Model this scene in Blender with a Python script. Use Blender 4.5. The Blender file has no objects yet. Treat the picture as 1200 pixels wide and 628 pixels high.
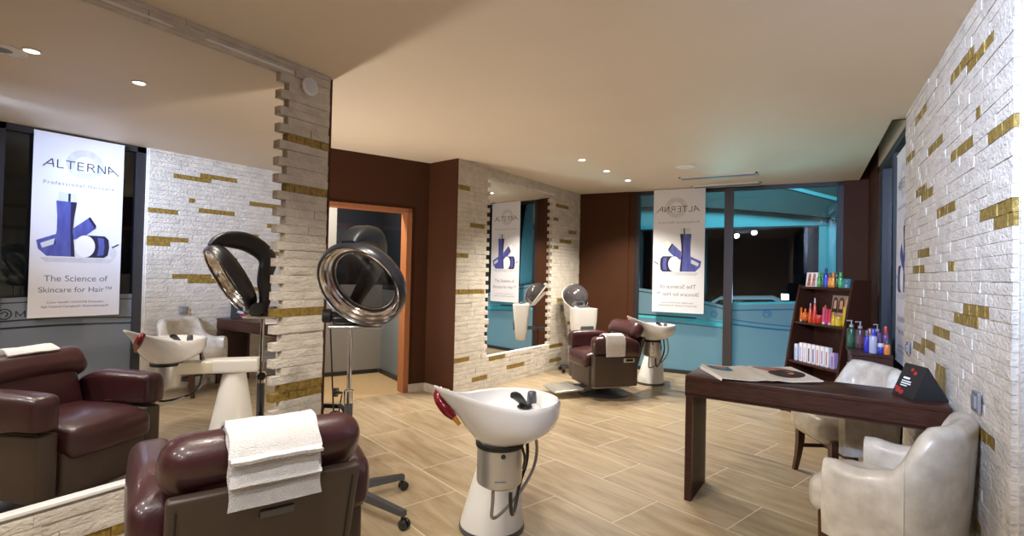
import bpy, bmesh, math, random
from mathutils import Vector, Matrix, Euler
random.seed(7)
D = bpy.data
SC = bpy.context.scene
COL = SC.collection
PI = math.pi

# ---------------------------------------------------------------- camera, world, exposure
CAM = D.cameras.new('camera'); CAMO = D.objects.new('camera', CAM); COL.objects.link(CAMO)
YAW, PITCH, ROLL = 0.52077, 0.01633, 0.02256
fw = Vector((-math.sin(YAW)*math.cos(PITCH), math.cos(YAW)*math.cos(PITCH), math.sin(PITCH)))
r0 = Vector((math.cos(YAW), math.sin(YAW), 0)); u0 = r0.cross(fw)
rt = r0*math.cos(ROLL) + u0*math.sin(ROLL); up = u0*math.cos(ROLL) - r0*math.sin(ROLL)
m = Matrix((rt, up, -fw)).transposed().to_4x4(); m.translation = (0, 0, 1.35)
CAMO.matrix_world = m
CAM.sensor_width = 36; CAM.lens = 598.69/1200*36; CAM.shift_y = -3.34/1200
CAM.clip_start = 0.02
SC.camera = CAMO
W = D.worlds.new('night'); SC.world = W; W.use_nodes = True
W.node_tree.nodes['Background'].inputs[0].default_value = (0.010, 0.016, 0.035, 1)
W.node_tree.nodes['Background'].inputs[1].default_value = 1.0
SC.view_settings.view_transform = 'Standard'; SC.view_settings.look = 'None'
SC.view_settings.gamma = 1; SC.view_settings.use_curve_mapping = False
SC.view_settings.exposure = 0.12
SPOT_W = 165.0          # each ceiling downlight
WARM = (1.0, 0.92, 0.80); COOL = (0.80, 0.88, 1.0); CYAN = (0.22, 0.78, 0.90)

def lamp(name, kind, loc, energy, color, size=0.1, aim=None, angle=None, blend=0.5, parent=None):
    l = D.lights.new(name, kind); l.energy = energy; l.color = color
    if kind == 'AREA': l.shape = 'DISK'; l.size = size
    else: l.shadow_soft_size = size
    if kind == 'SPOT': l.spot_size = math.radians(angle or 100); l.spot_blend = blend
    o = D.objects.new(name, l); COL.objects.link(o); o.location = loc
    if aim is not None:
        d = Vector(aim) - Vector(loc)
        o.rotation_euler = d.to_track_quat('-Z', 'Y').to_euler()
    if parent: o.parent = parent
    return o

HC = 2.589             # ceiling height
XR = 0.634             # stone face of the right wall
# big lamps: fill added behind the camera, the recess uplighter, the street outside
for k, (x, y) in enumerate(((-1.9, -0.9), (-0.9, -0.9), (-0.1, -0.9), (-1.5, 0.2), (-0.5, 0.2))):
    lamp('salon_fill', 'SPOT', (x, y, HC-0.05), 46, (1, 0.95, 0.90), 0.06, aim=(x+0.15, y+0.5, 0), angle=140, blend=0.7)  # unseen ceiling spots without fixtures, added to fill the room
for x, y, e in ((-0.75, -0.5, 950), (-0.35, 0.55, 400)):
    lamp('wall_fill', 'SPOT', (x, y, HC-0.05), e, (0.53, 0.68, 1.0), 0.06, aim=(XR, 3.6, 1.75), angle=50, blend=1.0)  # unseen cool spots added to brighten the right stone wall
lamp('recess_light', 'AREA', (-4.15, 2.66, 0.75), 38, (1, 0.88, 0.74), 0.22, aim=(-2.0, 3.9, 2.6))
lamp('street_light', 'AREA', (-1.2, 9.4, 3.9), 110, CYAN, 1.2, aim=(-1.0, 12.0, 2.5))
for x, e in ((-1.55, 52), (-0.25, 26)):
    lamp('film_backlight', 'AREA', (x, 9.2, 0.25), e, (0.30, 0.88, 0.92), 0.7, aim=(x, 7.4, 0.55))  # added lamps hidden low outside, lighting the window film from behind

# ---------------------------------------------------------------- materials
def new_mat(name):
    mt = D.materials.new(name); mt.use_nodes = True
    nt = mt.node_tree
    return mt, nt, nt.nodes['Principled BSDF']

def mat(name, col, rough=0.5, metal=0.0, coat=0.0, var=0.0, vscale=8.0, bump=0.0, bscale=60.0, stretch=(1, 1, 1), spec=None, trans=0.0, emit=None, estr=0.0, col2=None):
    mt, nt, b = new_mat(name)
    b.inputs['Base Color'].default_value = (*col, 1); b.inputs['Roughness'].default_value = rough
    b.inputs['Metallic'].default_value = metal; b.inputs['Coat Weight'].default_value = coat
    b.inputs['Coat Roughness'].default_value = 0.12
    if spec is not None: b.inputs['Specular IOR Level'].default_value = spec
    b.inputs['Transmission Weight'].default_value = trans
    if emit: b.inputs['Emission Color'].default_value = (*emit, 1); b.inputs['Emission Strength'].default_value = estr
    tc = nt.nodes.new('ShaderNodeTexCoord'); mp = nt.nodes.new('ShaderNodeMapping'); mp.inputs['Scale'].default_value = stretch
    nt.links.new(tc.outputs['Object'], mp.inputs[0])
    if var or col2:
        n = nt.nodes.new('ShaderNodeTexNoise'); n.inputs['Scale'].default_value = vscale; n.inputs['Detail'].default_value = 5
        nt.links.new(mp.outputs[0], n.inputs['Vector'])
        r = nt.nodes.new('ShaderNodeValToRGB'); r.color_ramp.elements[0].position = 0.3; r.color_ramp.elements[1].position = 0.7
        c2 = col2 if col2 else tuple(min(1, c*(1+var)) for c in col)
        c1 = col if col2 else tuple(c*(1-var) for c in col)
        r.color_ramp.elements[0].color = (*c1, 1); r.color_ramp.elements[1].color = (*c2, 1)
        nt.links.new(n.outputs['Fac'], r.inputs[0]); nt.links.new(r.outputs[0], b.inputs['Base Color'])
    if bump:
        n = nt.nodes.new('ShaderNodeTexNoise'); n.inputs['Scale'].default_value = bscale; n.inputs['Detail'].default_value = 6
        nt.links.new(mp.outputs[0], n.inputs['Vector'])
        bp = nt.nodes.new('ShaderNodeBump'); bp.inputs['Strength'].default_value = bump; bp.inputs['Distance'].default_value = 0.01
        nt.links.new(n.outputs['Fac'], bp.inputs['Height']); nt.links.new(bp.outputs[0], b.inputs['Normal'])
    return mt

M = {}
M['stone'] = mat('split_stone', (0.60, 0.545, 0.47), 0.85, var=0.13, vscale=9, bump=1.0, bscale=45, stretch=(1, 1, 1.6))
M['gold'] = mat('gold_mosaic', (0.20, 0.125, 0.018), 0.42, 0.25, col2=(0.38, 0.255, 0.065), vscale=45, bump=0.8, bscale=50)
M['brown_wall'] = mat('brown_paint', (0.062, 0.022, 0.009), 0.6, var=0.05, vscale=3, spec=0.2)
M['ceiling'] = mat('cream_paint', (0.70, 0.60, 0.48), 0.6, var=0.02, vscale=1.5)
M['plain_wall'] = mat('beige_paint', (0.45, 0.36, 0.27), 0.7)
M['orange_wood'] = mat('orange_wood', (0.36, 0.135, 0.05), 0.4, var=0.12, vscale=6, stretch=(8, 8, 1))
M['dark_wood'] = mat('dark_wood', (0.028, 0.009, 0.005), 0.36, coat=0.12, spec=0.3, col2=(0.058, 0.020, 0.012), vscale=7, stretch=(2, 14, 14))
M['leg_wood'] = mat('walnut_leg', (0.055, 0.018, 0.008), 0.3, coat=0.3, var=0.2, vscale=20)
M['oak_floor'] = mat('oak_floor', (0.56, 0.39, 0.20), 0.35, var=0.1, vscale=4, stretch=(3, 14, 3))
M['frame'] = mat('dark_frame', (0.035, 0.035, 0.042), 0.4, 0.3)
M['frame_brown'] = mat('mullion_brown', (0.060, 0.048, 0.045), 0.4, 0.2)
M['burgundy'] = mat('burgundy_leather', (0.048, 0.012, 0.014), 0.36, coat=0.3, var=0.12, vscale=5, bump=0.10, bscale=110)
M['taupe'] = mat('taupe_panel', (0.066, 0.044, 0.033), 0.42, var=0.06, vscale=4, bump=0.05, bscale=200)
M['cream'] = mat('cream_leather', (0.45, 0.40, 0.33), 0.34, coat=0.2, col2=(0.64, 0.60, 0.53), vscale=14, bump=0.06, bscale=40)
M['seam'] = mat('seam_thread', (0.62, 0.58, 0.50), 0.6)
M['white_gloss'] = mat('white_ceramic', (0.84, 0.84, 0.85), 0.10, coat=0.6)
M['white_plastic'] = mat('white_plastic', (0.76, 0.75, 0.72), 0.3)
M['beige_plastic'] = mat('beige_plastic', (0.66, 0.60, 0.47), 0.35)
M['silver'] = mat('brushed_silver', (0.62, 0.61, 0.58), 0.32, 0.75)
M['chrome'] = mat('chrome', (0.85, 0.84, 0.82), 0.08, 1.0)
M['chrome_warm'] = mat('ring_chrome', (0.78, 0.75, 0.73), 0.13, 1.0, bump=0.06, bscale=8)
M['black'] = mat('black_plastic', (0.012, 0.012, 0.014), 0.25, coat=0.2)
M['black_matte'] = mat('black_rubber', (0.012, 0.012, 0.013), 0.55)
M['grey_shell'] = mat('grey_shell', (0.018, 0.018, 0.024), 0.30, coat=0.15)
M['arm_shell'] = mat('arm_shell', (0.016, 0.016, 0.019), 0.42)
M['hose_grey'] = mat('steel_hose', (0.35, 0.34, 0.33), 0.35, 0.7)
M['gunmetal'] = mat('gunmetal', (0.11, 0.115, 0.13), 0.35, 0.5)
M['towel'] = mat('white_towel', (0.86, 0.84, 0.83), 0.95, var=0.03, vscale=60, bump=1.0, bscale=260)
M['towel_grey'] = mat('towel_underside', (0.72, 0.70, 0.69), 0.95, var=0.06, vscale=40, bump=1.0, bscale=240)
M['red_gel'] = mat('red_gel', (0.16, 0.006, 0.012), 0.12, coat=0.6)
M['amber'] = mat('amber_clip', (0.45, 0.20, 0.03), 0.3)
M['banner'] = mat('banner_cloth', (0.74, 0.74, 0.80), 0.55)
M['ink'] = mat('ink_black', (0.02, 0.02, 0.035), 0.6)
M['ink_grey'] = mat('ink_grey', (0.19, 0.20, 0.28), 0.6)
M['ink_pale'] = mat('ink_pale', (0.52, 0.53, 0.60), 0.6, col2=(0.66, 0.66, 0.72), vscale=14)
M['print_blue'] = mat('print_blue', (0.055, 0.065, 0.30), 0.5, col2=(0.10, 0.12, 0.42), vscale=5, stretch=(4, 4, 1))
M['print_navy'] = mat('print_navy', (0.015, 0.015, 0.06), 0.5)
M['print_white'] = mat('print_white', (0.88, 0.88, 0.90), 0.5)
M['print_clear'] = mat('print_clear', (0.60, 0.64, 0.68), 0.5)
M['outlet'] = mat('outlet_steel', (0.30, 0.31, 0.34), 0.3, 0.5)
M['film_grey'] = mat('frosted_film_grey', (0.17, 0.20, 0.25), 0.45, var=0.04, vscale=3)
M['stripe_dark'] = mat('stripe_dark', (0.012, 0.018, 0.026), 0.4)
M['night_stone'] = mat('night_render', (0.05, 0.05, 0.055), 0.8)
M['cyan_lit'] = mat('cyan_lit_render', (0.30, 0.55, 0.60), 0.8)  # turquoise lighting on the outside arch is put into this base colour
M['canopy_grey'] = mat('canopy_grey', (0.10, 0.085, 0.085), 0.8)
M['asphalt'] = mat('asphalt', (0.02, 0.02, 0.022), 0.8)
M['panel_grey'] = mat('grey_panel', (0.30, 0.29, 0.27), 0.45)
M['panel_blue'] = mat('bluegrey_panel', (0.20, 0.235, 0.26), 0.35)
M['dark_glass'] = mat('dark_glass', (0.010, 0.012, 0.016), 0.06)
M['grille'] = mat('grey_grille', (0.25, 0.25, 0.27), 0.5, 0.3)
M['white_paint'] = mat('white_paint', (0.80, 0.78, 0.76), 0.4)
M['blue_plastic'] = mat('blue_plastic', (0.02, 0.09, 0.65), 0.25)
M['lens'] = mat('lamp_lens', (1, 1, 1), 0.3, emit=(1, 0.95, 0.86), estr=14)
M['flood_lens'] = mat('flood_lens', (1, 1, 1), 0.3, emit=(0.9, 0.96, 1), estr=25)
M['paper'] = mat('paper', (0.74, 0.63, 0.48), 0.4, coat=0.1)
M['page_white'] = mat('page_edge', (0.82, 0.80, 0.76), 0.6)
M['skin_print'] = mat('skin_print', (0.42, 0.17, 0.10), 0.45, var=0.3, vscale=16)
M['hair_print'] = mat('hair_print', (0.045, 0.012, 0.012), 0.45, var=0.4, vscale=20)
M['teal_print'] = mat('teal_print', (0.03, 0.16, 0.24), 0.45, var=0.3, vscale=18)
M['mirror'] = mat('mirror_silver', (0.90, 0.89, 0.88), 0.0, 1.0)

def glass_mat(name, tint, gloss, rough=0.0):
    mt, nt, b = new_mat(name); nt.nodes.remove(b)
    t = nt.nodes.new('ShaderNodeBsdfTransparent'); t.inputs[0].default_value = (*tint, 1)
    g = nt.nodes.new('ShaderNodeBsdfGlossy'); g.inputs['Roughness'].default_value = rough
    g.inputs[0].default_value = (1, 1, 1, 1)
    f = nt.nodes.new('ShaderNodeFresnel'); f.inputs[0].default_value = gloss
    mx = nt.nodes.new('ShaderNodeMixShader')
    nt.links.new(f.outputs[0], mx.inputs[0]); nt.links.new(t.outputs[0], mx.inputs[1]); nt.links.new(g.outputs[0], mx.inputs[2])
    nt.links.new(mx.outputs[0], nt.nodes['Material Output'].inputs[0])
    return mt
M['glass'] = glass_mat('window_glass', (0.86, 0.93, 0.95), 1.45)
M['visor'] = glass_mat('smoked_visor', (0.30, 0.30, 0.32), 1.18)
M['hood_clear'] = mat('grey_hood', (0.060, 0.054, 0.060), 0.12, coat=0.5)

def film_mat(name, col, k):
    mt, nt, b = new_mat(name); b.inputs['Base Color'].default_value = (*col, 1); b.inputs['Roughness'].default_value = 0.4
    t = nt.nodes.new('ShaderNodeBsdfTranslucent'); t.inputs[0].default_value = (*[min(1, c*2.0) for c in col], 1)
    mx = nt.nodes.new('ShaderNodeMixShader'); mx.inputs[0].default_value = k
    nt.links.new(b.outputs[0], mx.inputs[1]); nt.links.new(t.outputs[0], mx.inputs[2]); nt.links.new(mx.outputs[0], nt.nodes['Material Output'].inputs[0])
    return mt
M['stripe_cyan'] = film_mat('stripe_cyan', (0.16, 0.80, 0.92), 0.6)
M['stripe_blue'] = film_mat('stripe_blue', (0.02, 0.20, 0.40), 0.3)
M['film_teal_lit'] = film_mat('frosted_film_teal_lit', (0.20, 0.29, 0.33), 0.4)  # teal base colour includes the blue light falling on the film from outside
def floor_tiles():
    mt, nt, b = new_mat('stone_look_floor_tiles')
    N = nt.nodes.new; L = nt.links.new
    tc = N('ShaderNodeTexCoord'); mp = N('ShaderNodeMapping'); mp.vector_type = 'TEXTURE'
    mp.inputs['Rotation'].default_value = (0, 0, 2.8006 - PI)
    mp.inputs['Location'].default_value = (0, 0, 0)
    L(tc.outputs['Object'], mp.inputs[0])
    off = N('ShaderNodeVectorMath'); off.operation = 'ADD'; off.inputs[1].default_value = (1.33 + 8.6, 0.29 + 4.4 - 0.0, 0)
    L(mp.outputs[0], off.inputs[0])
    br = N('ShaderNodeTexBrick'); br.offset = 0.5; br.inputs['Scale'].default_value = 1.0
    br.inputs['Brick Width'].default_value = 0.86; br.inputs['Row Height'].default_value = 0.435
    br.inputs['Mortar Size'].default_value = 0.003; br.inputs['Mortar Smooth'].default_value = 0.1; br.inputs['Bias'].default_value = 0
    br.inputs['Color1'].default_value = (0.0, 0, 0, 1); br.inputs['Color2'].default_value = (1, 1, 1, 1); br.inputs['Mortar'].default_value = (0.5, 0.5, 0.5, 1)
    L(off.outputs[0], br.inputs['Vector'])
    # grain stretched along each tile
    mp2 = N('ShaderNodeMapping'); mp2.inputs['Scale'].default_value = (1.1, 7.0, 1)
    L(off.outputs[0], mp2.inputs[0])
    sh = N('ShaderNodeVectorMath'); sh.operation = 'SCALE'; sh.inputs['Scale'].default_value = 7.0
    L(br.outputs['Color'], sh.inputs[0])
    ad = N('ShaderNodeVectorMath'); ad.operation = 'ADD'; L(mp2.outputs[0], ad.inputs[0]); L(sh.outputs[0], ad.inputs[1])
    n = N('ShaderNodeTexNoise'); n.inputs['Scale'].default_value = 1.6; n.inputs['Detail'].default_value = 7; n.inputs['Roughness'].default_value = 0.62; n.inputs['Distortion'].default_value = 0.8
    L(ad.outputs[0], n.inputs['Vector'])
    cr = N('ShaderNodeValToRGB'); e = cr.color_ramp.elements
    e[0].position = 0.30; e[0].color = (0.30, 0.215, 0.12, 1); e[1].position = 0.72; e[1].color = (0.53, 0.425, 0.285, 1)
    L(n.outputs['Fac'], cr.inputs[0])
    tone = N('ShaderNodeMixRGB'); tone.blend_type = 'MULTIPLY'; tone.inputs[0].default_value = 1
    rr = N('ShaderNodeValToRGB'); rr.color_ramp.elements[0].color = (0.88, 0.88, 0.88, 1); rr.color_ramp.elements[1].color = (1, 1, 1, 1)
    L(br.outputs['Color'], rr.inputs[0]); L(cr.outputs[0], tone.inputs[1]); L(rr.outputs[0], tone.inputs[2])
    mx = N('ShaderNodeMixRGB'); mx.inputs[2].default_value = (0.70, 0.62, 0.50, 1)
    L(br.outputs['Fac'], mx.inputs[0]); L(tone.outputs[0], mx.inputs[1]); L(mx.outputs[0], b.inputs['Base Color'])
    b.inputs['Roughness'].default_value = 0.33
    bp = N('ShaderNodeBump'); bp.inputs['Strength'].default_value = 0.25; bp.inputs['Distance'].default_value = 0.002; bp.invert = True
    L(br.outputs['Fac'], bp.inputs['Height']); L(bp.outputs[0], b.inputs['Normal'])
    return mt
M['floor'] = floor_tiles()

# ---------------------------------------------------------------- mesh helpers
def T(loc=(0, 0, 0), rot=(0, 0, 0)):
    return Matrix.Translation(Vector(loc)) @ Euler(rot).to_matrix().to_4x4()

class MB:
    """collects shapes into ONE mesh"""
    def __init__(s): s.bm = bmesh.new(); s.mats = []; s.cur = 0
    def use(s, mt):
        if mt not in s.mats: s.mats.append(mt)
        s.cur = s.mats.index(mt); return s
    def face(s, vs):
        try: f = s.bm.faces.new(vs)
        except ValueError: return None
        f.material_index = s.cur; f.smooth = True; return f
    def poly(s, pts):
        return s.face([s.bm.verts.new(Vector(p)) for p in pts])
    def box(s, lo, hi, X=None):
        x0, y0, z0 = lo; x1, y1, z1 = hi
        P = [(x0,y0,z0),(x1,y0,z0),(x1,y1,z0),(x0,y1,z0),(x0,y0,z1),(x1,y0,z1),(x1,y1,z1),(x0,y1,z1)]
        v = [s.bm.verts.new(X @ Vector(p) if X else p) for p in P]
        for q in ((0,3,2,1),(4,5,6,7),(0,1,5,4),(1,2,6,5),(2,3,7,6),(3,0,4,7)): s.face([v[i] for i in q])
        return s
    def rbox(s, c, size, r=0.02, puff=(0, 0, 0), X=None, n=3, k=3, shape=None):
        """rounded, optionally puffed box; shape(Vector)->Vector bends it"""
        h = [d/2 for d in size]; r = min(r, *[a*0.999 for a in h])
        def ax(a):
            e = [-a + r*(1-math.cos(PI/2*i/k)) for i in range(k)]
            mid = [-(a-r) + 2*(a-r)*i/(n+1) for i in range(n+2)] if a-r > 1e-5 else [0.0]
            return e + mid + [-q for q in reversed(e)]
        A = [ax(a) for a in h]
        cache = {}
        def vert(i, j, l):
            key = (i, j, l)
            if key in cache: return cache[key]
            q = Vector((A[0][i], A[1][j], A[2][l]))
            inn = Vector([max(-(h[t]-r), min(h[t]-r, q[t])) for t in range(3)])
            d = q - inn
            if d.length > 1e-9: q = inn + d.normalized()*r
            f = [1-(q[t]/h[t])**2 for t in range(3)]
            q = q + Vector((puff[0]*math.copysign(1, q.x)*f[1]*f[2]*(abs(q.x)/h[0])**2, puff[1]*math.copysign(1, q.y)*f[0]*f[2]*(abs(q.y)/h[1])**2, puff[2]*math.copysign(1, q.z)*f[0]*f[1]*(abs(q.z)/h[2])**2))
            q = q + Vector(c)
            if shape: q = shape(q)
            if X: q = X @ q
            cache[key] = s.bm.verts.new(q); return cache[key]
        NX, NY, NZ = len(A[0])-1, len(A[1])-1, len(A[2])-1
        for i in range(NX):
            for j in range(NY):
                s.face([vert(i,j,0), vert(i,j+1,0), vert(i+1,j+1,0), vert(i+1,j,0)]); s.face([vert(i,j,NZ), vert(i+1,j,NZ), vert(i+1,j+1,NZ), vert(i,j+1,NZ)])
            for l in range(NZ):
                s.face([vert(i,0,l), vert(i+1,0,l), vert(i+1,0,l+1), vert(i,0,l+1)]); s.face([vert(i,NY,l), vert(i,NY,l+1), vert(i+1,NY,l+1), vert(i+1,NY,l)])
        for j in range(NY):
            for l in range(NZ):
                s.face([vert(0,j,l), vert(0,j,l+1), vert(0,j+1,l+1), vert(0,j+1,l)]); s.face([vert(NX,j,l), vert(NX,j+1,l), vert(NX,j+1,l+1), vert(NX,j,l+1)])
        return s
    def loft(s, secs, cap=True, closed=True, loop=False):
        R = [[s.bm.verts.new(Vector(p)) for p in sec] for sec in secs]
        n = len(R[0])
        rng = range(len(R)) if loop else range(len(R)-1)
        for i in rng:
            a, b = R[i], R[(i+1) % len(R)]
            for j in range(n if closed else n-1):
                s.face([a[j], a[(j+1) % n], b[(j+1) % n], b[j]])
        if cap and closed and not loop:
            s.face(list(reversed(R[0]))); s.face(R[-1])
        return s
    def lathe(s, prof, seg=28, X=None, sx=1, sy=1):
        secs = []
        for r, z in prof:
            secs.append([(X @ Vector((r*sx*math.cos(2*PI*i/seg), r*sy*math.sin(2*PI*i/seg), z))) if X else (r*sx*math.cos(2*PI*i/seg), r*sy*math.sin(2*PI*i/seg), z) for i in range(seg)])
        return s.loft(secs)
    def tube(s, pts, r, seg=10, smooth=0):
        P = [Vector(p) for p in pts]
        for _ in range(smooth):
            Q = [P[0]]
            for a, b in zip(P, P[1:]): Q += [a*0.75+b*0.25, a*0.25+b*0.75]
            P = Q + [P[-1]]
            if isinstance(r, list):
                q = [r[0]]
                for a, b in zip(r, r[1:]): q += [a*0.75+b*0.25, a*0.25+b*0.75]
                r = q + [r[-1]]
        secs = []; prev = None
        for i, p in enumerate(P):
            t = (P[min(i+1, len(P)-1)] - P[max(i-1, 0)]).normalized()
            if prev is None:
                a = Vector((0, 0, 1)) if abs(t.z) < 0.9 else Vector((1, 0, 0))
                u = t.cross(a).normalized()
            else: u = (prev - t*prev.dot(t)).normalized()
            prev = u; v = t.cross(u)
            rr = r[i] if isinstance(r, (list, tuple)) else r
            secs.append([p + (u*math.cos(2*PI*k/seg) + v*math.sin(2*PI*k/seg))*rr for k in range(seg)])
        return s.loft(secs)
    def prism(s, pts, d0, d1, X=None, axis='y'):
        f = (lambda a, b, d: Vector((a, d, b))) if axis == 'y' else ((lambda a, b, d: Vector((d, a, b))) if axis == 'x' else (lambda a, b, d: Vector((a, b, d))))
        g = (lambda q: X @ q) if X else (lambda q: q)
        return s.loft([[g(f(a, b, d0)) for a, b in pts], [g(f(a, b, d1)) for a, b in pts]])
    def data(s, name, mt=None, sharp=38):
        bm = s.bm
        bmesh.ops.recalc_face_normals(bm, faces=bm.faces[:])
        lim = math.radians(sharp)
        for e in bm.edges:
            if len(e.link_faces) == 2 and e.calc_face_angle(0) > lim: e.smooth = False
        me = D.meshes.new(name); bm.to_mesh(me); bm.free()
        for x in (s.mats or [mt]): me.materials.append(x)
        return me
    def obj(s, name, mt=None, parent=None, loc=None, rotz=0, sharp=38):
        o = D.objects.new(name, s.data(name, mt, sharp)); COL.objects.link(o)
        if parent: o.parent = parent
        if loc: o.location = loc
        if rotz: o.rotation_euler = (0, 0, rotz)
        return o

def thing(name, label, cat, loc=(0, 0, 0), rotz=0, group=None):
    o = D.objects.new(name, None); COL.objects.link(o); o.empty_display_size = 0.1
    o.location = loc; o.rotation_euler = (0, 0, rotz)
    return tag(o, label, cat, group)
def tag(o, label, cat, group=None):
    o['label'] = label; o['category'] = cat
    if group: o['group'] = group
    return o
def struct(o): o['kind'] = 'structure'; return o
def dup(root, loc, rotz, label, group=None):
    r = root.copy(); COL.objects.link(r); r.location = loc; r.rotation_euler = (0, 0, rotz); r['label'] = label
    if group: r['group'] = group
    for ch in list(root.children):
        c = ch.copy(); COL.objects.link(c); c.parent = r
        for g in ch.children:
            d = g.copy(); COL.objects.link(d); d.parent = c
    return r
def facing(fx, fy): return math.atan2(-fx, fy)

# ---------------------------------------------------------------- structure
def flat_poly(name, pts, z0, z1, mt):
    b = MB(); b.prism(pts, z0, z1, axis='z'); return struct(b.obj(name, mt))

flat_poly('floor', [(-4.9, -2.3), (0.95, -2.3), (0.95, 7.62), (-3.74, 7.62), (-3.74, 4.60), (-4.78, 2.35), (-4.9, 2.0)], -0.08, 0, M['floor'])
flat_poly('floor_corridor', [(-3.75, 4.60), (-4.79, 2.36), (-6.2, 3.4), (-5.2, 5.6)], -0.085, -0.003, M['oak_floor'])
flat_poly('ceiling', [(-6.3, -2.3), (0.565, -2.3), (0.565, 7.7), (-6.3, 7.7)], HC, HC+0.06, M['ceiling'])
b = MB(); b.box((0.565, -2.3, HC), (0.95, 4.83, HC+0.06)); b.box((0.50, 4.83, HC+0.25), (0.95, 7.7, HC+0.31)); b.box((0.53, 4.83, HC+0.06), (0.565, 7.7, HC+0.26)); b.box((0.565, 4.80, HC), (0.95, 4.83, HC+0.26))
struct(b.obj('ceiling_pocket', M['ceiling']))

def frame2d(p0, ang):
    """wall frame: u along the wall (u equals y for small angles), n towards the room"""
    return p0, Vector((math.sin(ang), math.cos(ang), 0)), Vector((math.cos(ang), -math.sin(ang), 0))

def stone_wall(name, org, du, nn, u0, u1, ztop, gold, opening=None, thick=0.12, rough=0.006, rowh=0.05, zoff=0.01, bl=(0.18, 0.40)):
    rnd = random.Random(len(name)*13)
    b = MB(); b.use(M['stone']); b.use(M['gold'])
    X = Matrix(((du.x, nn.x, 0, org.x), (du.y, nn.y, 0, org.y), (0, 0, 1, 0), (0, 0, 0, 1)))
    b.use(M['stone'])
    if opening:
        a0, a1, c0, c1 = opening
        for (p, q, r_, t_) in ((u0, a0-0.07, 0, ztop), (a1+0.07, u1, 0, ztop), (a0-0.07, a1+0.07, 0, c0), (a0-0.07, a1+0.07, c1, ztop)):
            if q > p: b.box((p, -thick, r_), (q, -0.02, t_), X)
        b.box((a0-0.07, -thick, c0), (a1+0.07, -thick+0.03, c1), X)
    else: b.box((u0, -thick, 0), (u1, -0.02, ztop), X)
    def brick(ua, ub, za, zb, g):
        if ub-ua < 0.006: return
        nx = max(1, int((ub-ua)/0.05)); nz = 2
        dep = rnd.uniform(-rough, rough)*0.75
        b.use(M['gold'] if g else M['stone'])
        e = 0.0009
        grid = []
        for j in range(nz+1):
            row = []
            for i in range(nx+1):
                edge = i in (0, nx) or j in (0, nz)
                d = dep + (rnd.uniform(-rough, rough) if not edge else rnd.uniform(-rough, 0)*0.5 - 0.0016)
                row.append(b.bm.verts.new(X @ Vector((ua+e+(ub-ua-2*e)*i/nx, d, za+e+(zb-za-2*e)*j/nz))))
            grid.append(row)
        for j in range(nz):
            for i in range(nx): b.face([grid[j][i], grid[j][i+1], grid[j+1][i+1], grid[j+1][i]])
        ring = grid[0] + [r_[-1] for r_ in grid[1:]] + list(reversed(grid[-1][:-1])) + [r_[0] for r_ in reversed(grid[1:-1])]
        bk = []
        Xi = X.inverted()
        for v in ring:
            q = Xi @ v.co; bk.append(b.bm.verts.new(X @ Vector((q.x, -0.035, q.z))))
        for i in range(len(ring)):
            b.face([ring[i], ring[(i+1) % len(ring)], bk[(i+1) % len(ring)], bk[i]])
        b.face(bk)
    rows = int(math.ceil((ztop-zoff)/rowh))
    for k in range(-1, rows):
        za = max(0, zoff+k*rowh); zb = min(ztop, zoff+(k+1)*rowh)
        if zb-za < 0.004: continue
        zc = (za+zb)/2
        spans = [(u0, u1)]
        if opening and c0-0.001 < zc < c1:
            tooth = 0.055 if k % 2 else 0.0
            spans = [(u0, a0+tooth), (a1-tooth, u1)]
            spans = [(p, q) for p, q in spans if q-p > 0.01]
        gs = [(p, q) for p, q, r_ in gold if r_ == k]
        for p, q in spans:
            cuts = []; u = p
            while u < q-1e-6:
                inside = next((g for g in gs if g[0] <= u+1e-6 < g[1]), None)
                nxt = min([g[0] for g in gs if g[0] > u+1e-6] + [q])
                if inside:
                    e_ = min(inside[1], q); n = max(1, round((e_-u)/0.055))
                    for i in range(n): brick(u+(e_-u)*i/n, u+(e_-u)*(i+1)/n, za, zb, True)
                    u = e_
                else:
                    e_ = u + rnd.uniform(*bl)
                    if nxt-e_ < 0.09: e_ = nxt
                    brick(u, min(e_, nxt), za, zb, False); u = min(e_, nxt)
    return struct(b.obj(name, M['stone'], sharp=30))

def rowof(z): return int(round((z-0.01)/0.05-0.5))
# right stone wall -------------------------------------------------
G = [(2.95, 3.36, 2.383), (2.68, 3.07, 2.328), (3.955, 4.33, 2.42), (2.84, 2.90, 2.08), (2.45, 2.735, 1.94), (3.52, 3.92, 2.133), (2.945, 3.343, 1.98), (4.34, 4.69, 2.22), (3.92, 4.30, 1.93), (3.75, 4.126, 1.88), (3.247, 3.645, 1.733), (2.44, 2.85, 1.634), (2.45, 2.67, 1.586), (3.83, 4.21, 1.543), (3.975, 4.36, 1.44), (3.256, 3.396, 1.438), (2.70, 3.106, 1.247), (2.855, 3.27, 1.195), (3.333, 3.718, 1.093), (3.67, 4.045, 1.0), (3.952, 4.35, 0.955), (4.40, 4.69, 0.715), (4.40, 4.69, 0.665), (3.40, 3.665, 0.87), (3.40, 3.665, 0.82), (3.40, 3.665, 0.775), (2.62, 3.0, 0.745), (2.80, 3.08, 0.345)]
# on this wall u runs with y and the room lies towards -x
stone_wall('wall_right', Vector((XR, 0, 0)), Vector((0, 1, 0)), Vector((-1, 0, 0)), 2.45, 4.70, HC, [(a, c, rowof(z)) for a, c, z in G], thick=0.16, rough=0.0035)
b = MB(); b.box((0.655, 2.435, 0), (0.80, 2.452, HC)); struct(b.obj('trim_1', M['stone']))
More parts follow.
